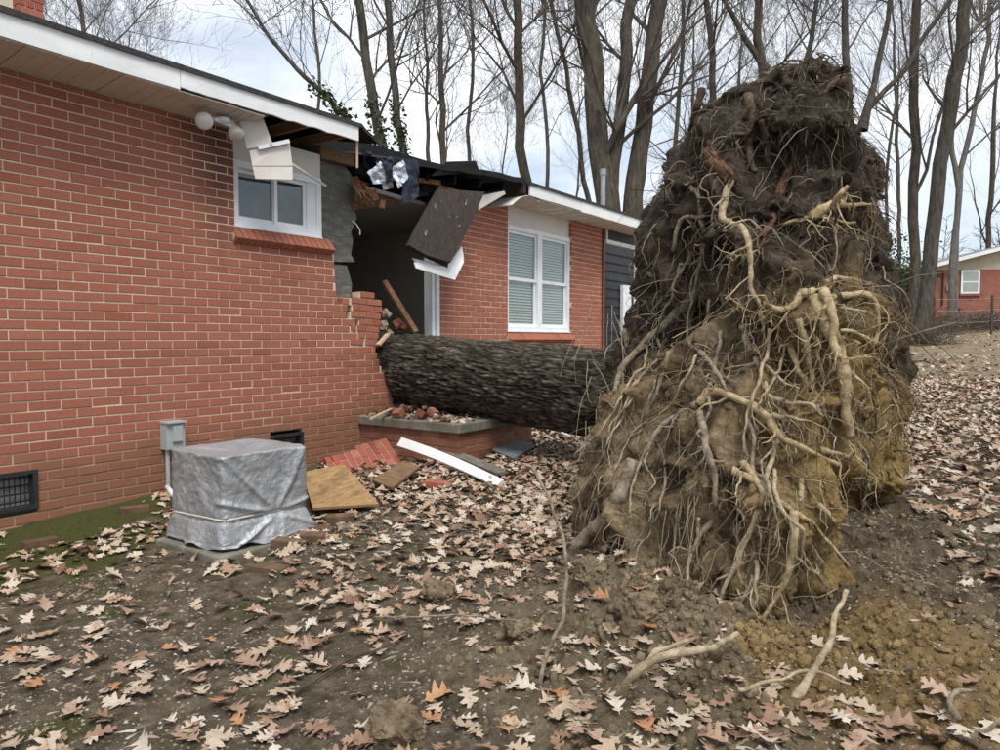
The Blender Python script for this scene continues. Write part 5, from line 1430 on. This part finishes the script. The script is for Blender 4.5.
TREES = [  # label, distance, stems [(pixel polyline, w0, w1)], extra height m, bark, limbs, ivy
 ('big three stemmed tree rising behind the right end of the roof', 19, [([(600,250),(606,200),(598,120),(592,50),(586,0)], 34, 24), ([(615,250),(612,190),(622,110),(627,50),(630,0)], 20, 15), ([(628,250),(636,180),(648,100),(655,40),(660,0)], 26, 20)], 7, 'tree_a', 7, False),
 ('straight tree behind the roof above the tall window', 22, [([(532,230),(525,170),(520,100),(518,40),(516,0)], 15, 11)], 7, 'tree_a', 10, False),
 ('ivy clad tree rising behind the gap in the roof', 17, [([(388,190),(378,130),(366,60),(358,0)], 15, 11), ([(405,190),(398,120),(390,50),(386,0)], 11, 9)], 5, 'tree_b', 9, True),
 ('leaning ivy clad tree behind the left roof, branches spread left', 16, [([(352,150),(335,110),(315,85),(290,60),(262,25),(240,-10)], 9, 4)], 1.5, 'tree_b', 9, True),
 ('slim tree leaning left behind the white fascia right of the window gap', 24, [([(596,240),(584,180),(574,110),(562,50),(552,0)], 8, 5)], 3, 'tree_b', 9, False),
 ('small many branched tree behind the crushed roof', 20, [([(432,190),(428,150),(426,110),(428,60),(424,10)], 7, 3)], 1, 'tree_b', 13, False),
 ('thin tree just left of the root ball top', 24, [([(712,200),(714,120),(712,60),(708,0)], 10, 8)], 5, 'tree_b', 8, False),
 ('forked tree directly behind the left shoulder of the root ball', 22, [([(772,200),(764,90),(760,40),(757,0)], 14, 10), ([(766,70),(748,40),(728,10),(715,-15)], 9, 5)], 5, 'tree_a', 7, False),
 ('tree with pale spreading limbs behind the right top of the root ball', 17, [([(850,220),(860,130),(878,100),(905,70),(930,30),(955,-10)], 9, 5), ([(848,160),(846,90),(844,40),(846,0)], 10, 8), ([(862,130),(880,60),(888,0)], 9, 6)], 4, 'tree_b', 8, False),
 ('straight slender tree right of the root ball, left of the leaning one', 23, [([(912,330),(914,220),(915,110),(916,0)], 14, 11)], 7, 'tree_a', 8, False),
 ('dark thick tree leaning right, beside the far brick house', 21, [([(922,330),(932,240),(945,130),(956,60),(966,-5)], 20, 15)], 6, 'tree_b', 8, False),
 ('pale forked tree in front of the far brick house roof', 30, [([(951,300),(955,240),(961,170),(975,110),(985,60),(990,0)], 9, 5), ([(958,190),(952,140),(958,90),(962,40)], 8, 4)], 4, 'tree_c', 9, False),
 ('fine twigged tree behind the brick chimney at the upper left', 26, [([(95,150),(92,80),(84,40),(80,0)], 9, 5)], 2.0, 'tree_b', 14, False),
 ('slender tree between the ivy clad tree and the crushed roof', 26, [([(470,200),(468,130),(474,60),(470,0)], 6, 4)], 4, 'tree_b', 11, False),
 ('thin tree in the background left of the three stemmed tree', 33, [([(545,230),(548,150),(541,70),(546,0)], 6, 4)], 5, 'tree_b', 11, False),
 ('slim tree seen between the three stemmed tree and the root ball', 30, [([(676,260),(672,180),(680,90),(684,0)], 7, 5)], 5, 'tree_b', 10, False),
 ('tall thin tree just behind the top of the root ball', 27, [([(806,200),(802,90),(812,40),(815,0)], 8, 6)], 5, 'tree_b', 10, False),
]
proto = []
for ti, (lb, D, stems, ext, bark, nl, ivy) in enumerate(TREES):
    rr = random.Random(100+ti); mt, mc, iv = MB(), MB(), MB(); root = None
    for si, (pl, w0, w1) in enumerate(stems):
        pts = [dpt(x, y, D) for x, y in pl]
        bz = base_h(pts[0].x, pts[0].y)
        if si == 0 or pl[0][1] > 180:
            b_ = Vector((pts[0].x, pts[0].y, bz-.5))
            if si == 0: root = b_
            else: b_ = root+(b_-root)*.45
            pts = [b_]+pts if pts[0].z > bz+.3 else [b_]+pts[1:]
        d = (pts[-1]-pts[-2]).normalized(); d = (d+Vector((0, 0, .3))).normalized()
        pts += [pts[-1]+d*ext*.5, pts[-1]+d*ext]
        pts = catmull(pts, 3); n = len(pts)
        pts = [p+Vector((noise.noise(p*.9+Vector((ti, 0, 0))), noise.noise(p*.9+Vector((0, ti, 4))), 0))*.13*min(1, i/3) for i, p in enumerate(pts)]
        r0, r1 = w0*.38*D/FPX, w1*.38*D/FPX
        k1 = n-7; rads = []
        for i in range(n):
            rads.append(r0+(r1-r0)*min(1, i/k1) if i <= k1 else r1*(1-.75*(i-k1)/6))
        rads[0] *= 1.7; rads[1] *= 1.25
        grow(mt, mc, pts, rads, rr, 3, 1.0, .3, .34, nl if si == 0 else max(4, nl-2), .40 if len(stems) == 1 else .34)
        if ivy: ivy_on(iv, pts[:int(n*.8)], rads, pts[0].z+7, rr)
    t = thing('bare_tree', root, lb, 'tree', 'bare trees around the house')
    mt.build('trunk', MAT[bark], t, True); cr = mc.build('crown', MAT['twig'], t)
    if ivy: iv.build('ivy', MAT['ivy'], t)
    proto.append(t)
# more trees: copies farther off, and behind the photographer where the windows mirror them
def copy_tree(src, loc, rz_, sc, lb, grp):
    r_ = src.copy(); COL.objects.link(r_); r_.location = loc; r_.rotation_euler = (0, 0, rz_); r_.scale = (sc, sc, sc); tag(r_, lb, 'tree', grp)
    for ch in src.children:
        if ch.name.startswith('ivy'): continue
        c_ = ch.copy(); COL.objects.link(c_); c_.parent = r_; c_.matrix_parent_inverse = ch.matrix_parent_inverse.copy()
    return r_
FAR = [(445, 40, 1, 2.1), (500, 44, 5, 4.0), (325, 36, 13, 1.2), (140, 38, 12, 2.2), (30, 40, 13, 3.5), (690, 46, 1, 5.1), (735, 42, 6, 2.4), (790, 48, 13, .7), (885, 44, 14, 2.9), (898, 52, 6, 1.5), (985, 50, 9, 3.1), (1030, 46, 5, 2.0), (640, 50, 14, 4.4), (575, 52, 13, 5.5)]
labs = ['far tree showing through twigs above the hanging decking', 'far tree showing just left of the straight tree', 'far tree low behind the leaning ivy clad tree', 'far tree behind the roof left of the flood light', 'far tree behind the chimney side of the roof', 'far tree seen left of the top of the root ball', 'far tree behind the left shoulder of the root ball', 'far tree above the middle of the root ball', 'far tree right of the root ball behind the slender one', 'farthest tree between root ball and leaning dark tree', 'far tree standing beyond the far brick house', 'far tree at the right edge beyond the far house', 'far tree seen between stems of the three stemmed tree', 'far tree behind the end of the white fascia']
for (px, D, si, rot), lb in zip(FAR, labs):
    p = dpt(px, 300, D); p.z = base_h(p.x, p.y)-.1
    copy_tree(proto[si], p, rot, rnd.uniform(1.0, 1.25), lb, 'trees far behind the house')
for i, (x, y, si) in enumerate([(14, 2, 1), (17, 9, 8), (12, -6, 0), (20, -2, 10)]):
    copy_tree(proto[si], (x, y, base_h(x, y)), i*1.3, 1.0, ['tree across the yard mirrored in the windows, nearest the house line', 'pale tree across the yard mirrored in the windows', 'three stemmed tree across the yard mirrored in the windows', 'leaning tree across the yard mirrored in the windows'][i], 'trees across the yard')
# the hazy wood beyond
wd = MB(); rr = random.Random(9)
for i in range(105):
    px = rr.uniform(520, 1250); D = rr.uniform(58, 95)
    p = dpt(px, 300, D); p.z = base_h(p.x, p.y)-.2; h_ = rr.uniform(6, 13); r0 = rr.uniform(.07, .18)
    top = p+Vector((rr.gauss(0, .8), rr.gauss(0, .8), h_)); wd.tube([p, p.lerp(top, .5)+Vector((rr.gauss(0, .3), 0, 0)), top], [r0, r0*.7, .02], 4, False)
    for b_ in range(26):
        f = rr.uniform(.15, 1); q = p.lerp(top, f); d = Vector((rr.gauss(0, 1), rr.gauss(0, 1), rr.uniform(.2, 1.3))).normalized(); l_ = h_*.3*(1.2-f)*rr.uniform(.6, 1.2)
        e = q+d*l_; wd.tube([q, q.lerp(e, .5)+Vector((0, 0, .1)), e], [.035, .025, .012], 3, False)
        for c2 in range(4):
            s_ = q.lerp(e, rr.uniform(.3, 1)); d2 = (d+Vector((rr.gauss(0, .7), rr.gauss(0, .7), rr.gauss(.2, .5)))).normalized()
            wd.tube([s_, s_+d2*l_*.45], [.02, .01], 3, False)
tag(wd.build('far_wood', MAT['brush']), 'grey brown belt of bare wood on the horizon', 'wood', kind='stuff')

# ---------------------------------------------------------------- neighbour's house, fence, brush
D = 33; o0 = dpt(931, 325, D); gz0 = o0.z
hx_ = RT.copy(); hx_ = (hx_*.98+FH*-.12).normalized(); hy_ = Vector((-hx_.y, hx_.x, 0))
nh = thing('neighbour_house', o0, 'distant low brick house with cream gable at the right edge', 'house')
def nb_(u, v, z_): return o0+hx_*u+hy_*v+Vector((0, 0, z_))
def pbox(u0, u1, v0, v1, z0, z1): return MB().add([nb_(u, v, z_) for u in (u0, u1) for v in (v0, v1) for z_ in (z0, z1)], [(0, 1, 3, 2), (4, 6, 7, 5), (0, 4, 5, 1), (2, 3, 7, 6), (0, 2, 6, 4), (1, 5, 7, 3)])
MAT['far_brick'] = simple('distant_brick', (.22, .085, .06), (.30, .125, .09), 2.5, .9)
MAT['gable'] = simple('cream_gable_siding', (.42, .36, .27), (.5, .44, .34), 2, .8)
T(pbox(0, 9, 0, 8, -.6, 2.5), 'wall', 'far_brick', nh)
gb = MB()
q = [nb_(-.0, -.02, 2.5), nb_(9, -.02, 2.5), nb_(9, -.02, 2.62), nb_(4.5, -.02, 3.75), nb_(0, -.02, 2.62)]
T(gb.plate(q, .1, -hy_), 'gable', 'gable', nh)
r_ = MB()
for s_ in (0, 1):
    a = [(-.35, 2.56), (4.5, 3.82)] if s_ == 0 else [(4.5, 3.82), (9.35, 2.56)]
    P = [nb_(u, v, z_+dz) for dz in (0, .12) for v in (-.45, 8.3) for u, z_ in a]
    r_.add(P, [(0, 1, 3, 2), (4, 6, 7, 5), (0, 4, 5, 1), (2, 3, 7, 6), (0, 2, 6, 4), (1, 5, 7, 3)])
rf_ = T(r_, 'roof', 'slate', nh)
r_ = MB()
r_.bar(nb_(-.36, -.47, 2.60), nb_(4.5, -.47, 3.86), .04, .16).bar(nb_(4.5, -.47, 3.86), nb_(9.36, -.47, 2.60), .04, .16)
T(r_, 'rake_board', 'white', nh)
wn = T(pbox(1.2, 2.0, -.06, -.02, 1.42, 2.48), 'window', 'trim_white', nh)
for z0 in (1.5, 1.98):
    T(pbox(1.28, 1.92, -.075, -.065, z0, z0+.42), 'pane', 'glass', wn); T(pbox(1.28, 1.92, -.063, -.061, z0, z0+.42), 'blind', 'blind', wn)
T(pbox(1.16, 2.04, -.1, -.02, 1.32, 1.41), 'window_sill', 'far_brick', nh)
T(pbox(.9, 1.22, -.03, -.01, .55, .78), 'crawl_vent', 'black_metal', nh)
T(pbox(.42, .46, -.08, -.02, .9, 2.4), 'conduit', 'black_metal', nh); T(pbox(.6, .75, -.08, -.02, 1.55, 1.8), 'meter_box', 'box_grey', nh)
# wire fence
fn = thing('wire_fence', dpt(905, 322, 25), 'sagging wire fence in front of the distant brick house', 'fence')
fa, fb = dpt(880, 318, 25), dpt(1060, 318, 25)
for i, f in enumerate((0.02, .3, .62, .98)):
    p = fa.lerp(fb, f); zb = base_h(p.x, p.y); T(MB().tube([(p.x, p.y, zb-.1), (p.x, p.y, zb+1.35)], .04, 7), 'post', 'tree_b', fn)
for h_ in (.45, .85, 1.25):
    ch = []
    for i in range(17):
        p = fa.lerp(fb, i/16); ch.append((p.x, p.y, base_h(p.x, p.y)+h_-.03*math.sin(i/16*math.pi*3)**2))
    T(MB().tube(ch, .008, 4), 'wire', 'galv', fn)
# brush heaps
def brush(px, py, D, w_, h_, n, lb, mat='brush', r0=.012):
    c_ = dpt(px, py, D); c_.z = base_h(c_.x, c_.y); m = MB(); rr = random.Random(int(px*7))
    for i in range(n):
        q = c_+RT*rr.gauss(0, w_*.4)+FH*rr.gauss(0, w_*.2); q.z += rr.random()**1.5*h_*.6
        d = Vector((rr.gauss(0, 1), rr.gauss(0, 1), rr.uniform(.1, 1.0))).normalized(); l_ = rr.uniform(.3, 1.0)*h_
        m.tube([q, q+d*l_*.5+Vector((0, 0, -.03)), q+d*l_+Vector((rr.gauss(0, .1), rr.gauss(0, .1), -.08))], [r0, r0*.8, r0*.4], 3, False)
    return tag(m.build('brush_pile', MAT[mat]), lb, 'brush', kind='stuff')
brush(945, 326, 27, 2.6, .8, 500, 'low heap of dead brush before the distant house, left part')
brush(992, 324, 28, 2.0, .9, 450, 'dark heap of dead brush at the right edge before the distant house')
brush(926, 330, 20.6, 1.1, .7, 420, 'tangle of dead stems round the foot of the leaning dark tree', 'brush', .007)
brush(915, 322, 24, 1.0, 1.4, 320, 'scraggly brush at the foot of the slender tree', 'brush', .008)
sh_ = MB(); rr = random.Random(5); c_ = dpt(893, 300, 34); c_.z = base_h(c_.x, c_.y)
shr = thing('evergreen_shrub', c_, 'pale green shrub half hidden beyond the right edge of the root ball', 'shrub')
sm = MB()
for i in range(9): sm.tube([c_, c_+Vector((rr.gauss(0, .5), rr.gauss(0, .5), rr.uniform(1.2, 3)))], [.04, .01], 5, False)
T(sm, 'stem', 'tree_b', shr)
for i in range(2600):
    d = Vector((rr.gauss(0, .75), rr.gauss(0, .75), 1.9+rr.gauss(0, .85))); 
    if d.z < .1: continue
    p = c_+d; u = Vector((rr.gauss(0, 1), rr.gauss(0, 1), rr.gauss(0, 1))).normalized(); v = u.cross(Vector((.2, .9, .4))).normalized(); s_ = rr.uniform(.05, .11)
    sh_.add([p+u*s_, p+v*s_*.6, p-u*s_, p-v*s_*.6], [(0, 1, 2, 3)])
T(sh_, 'foliage', 'shrub', shr)
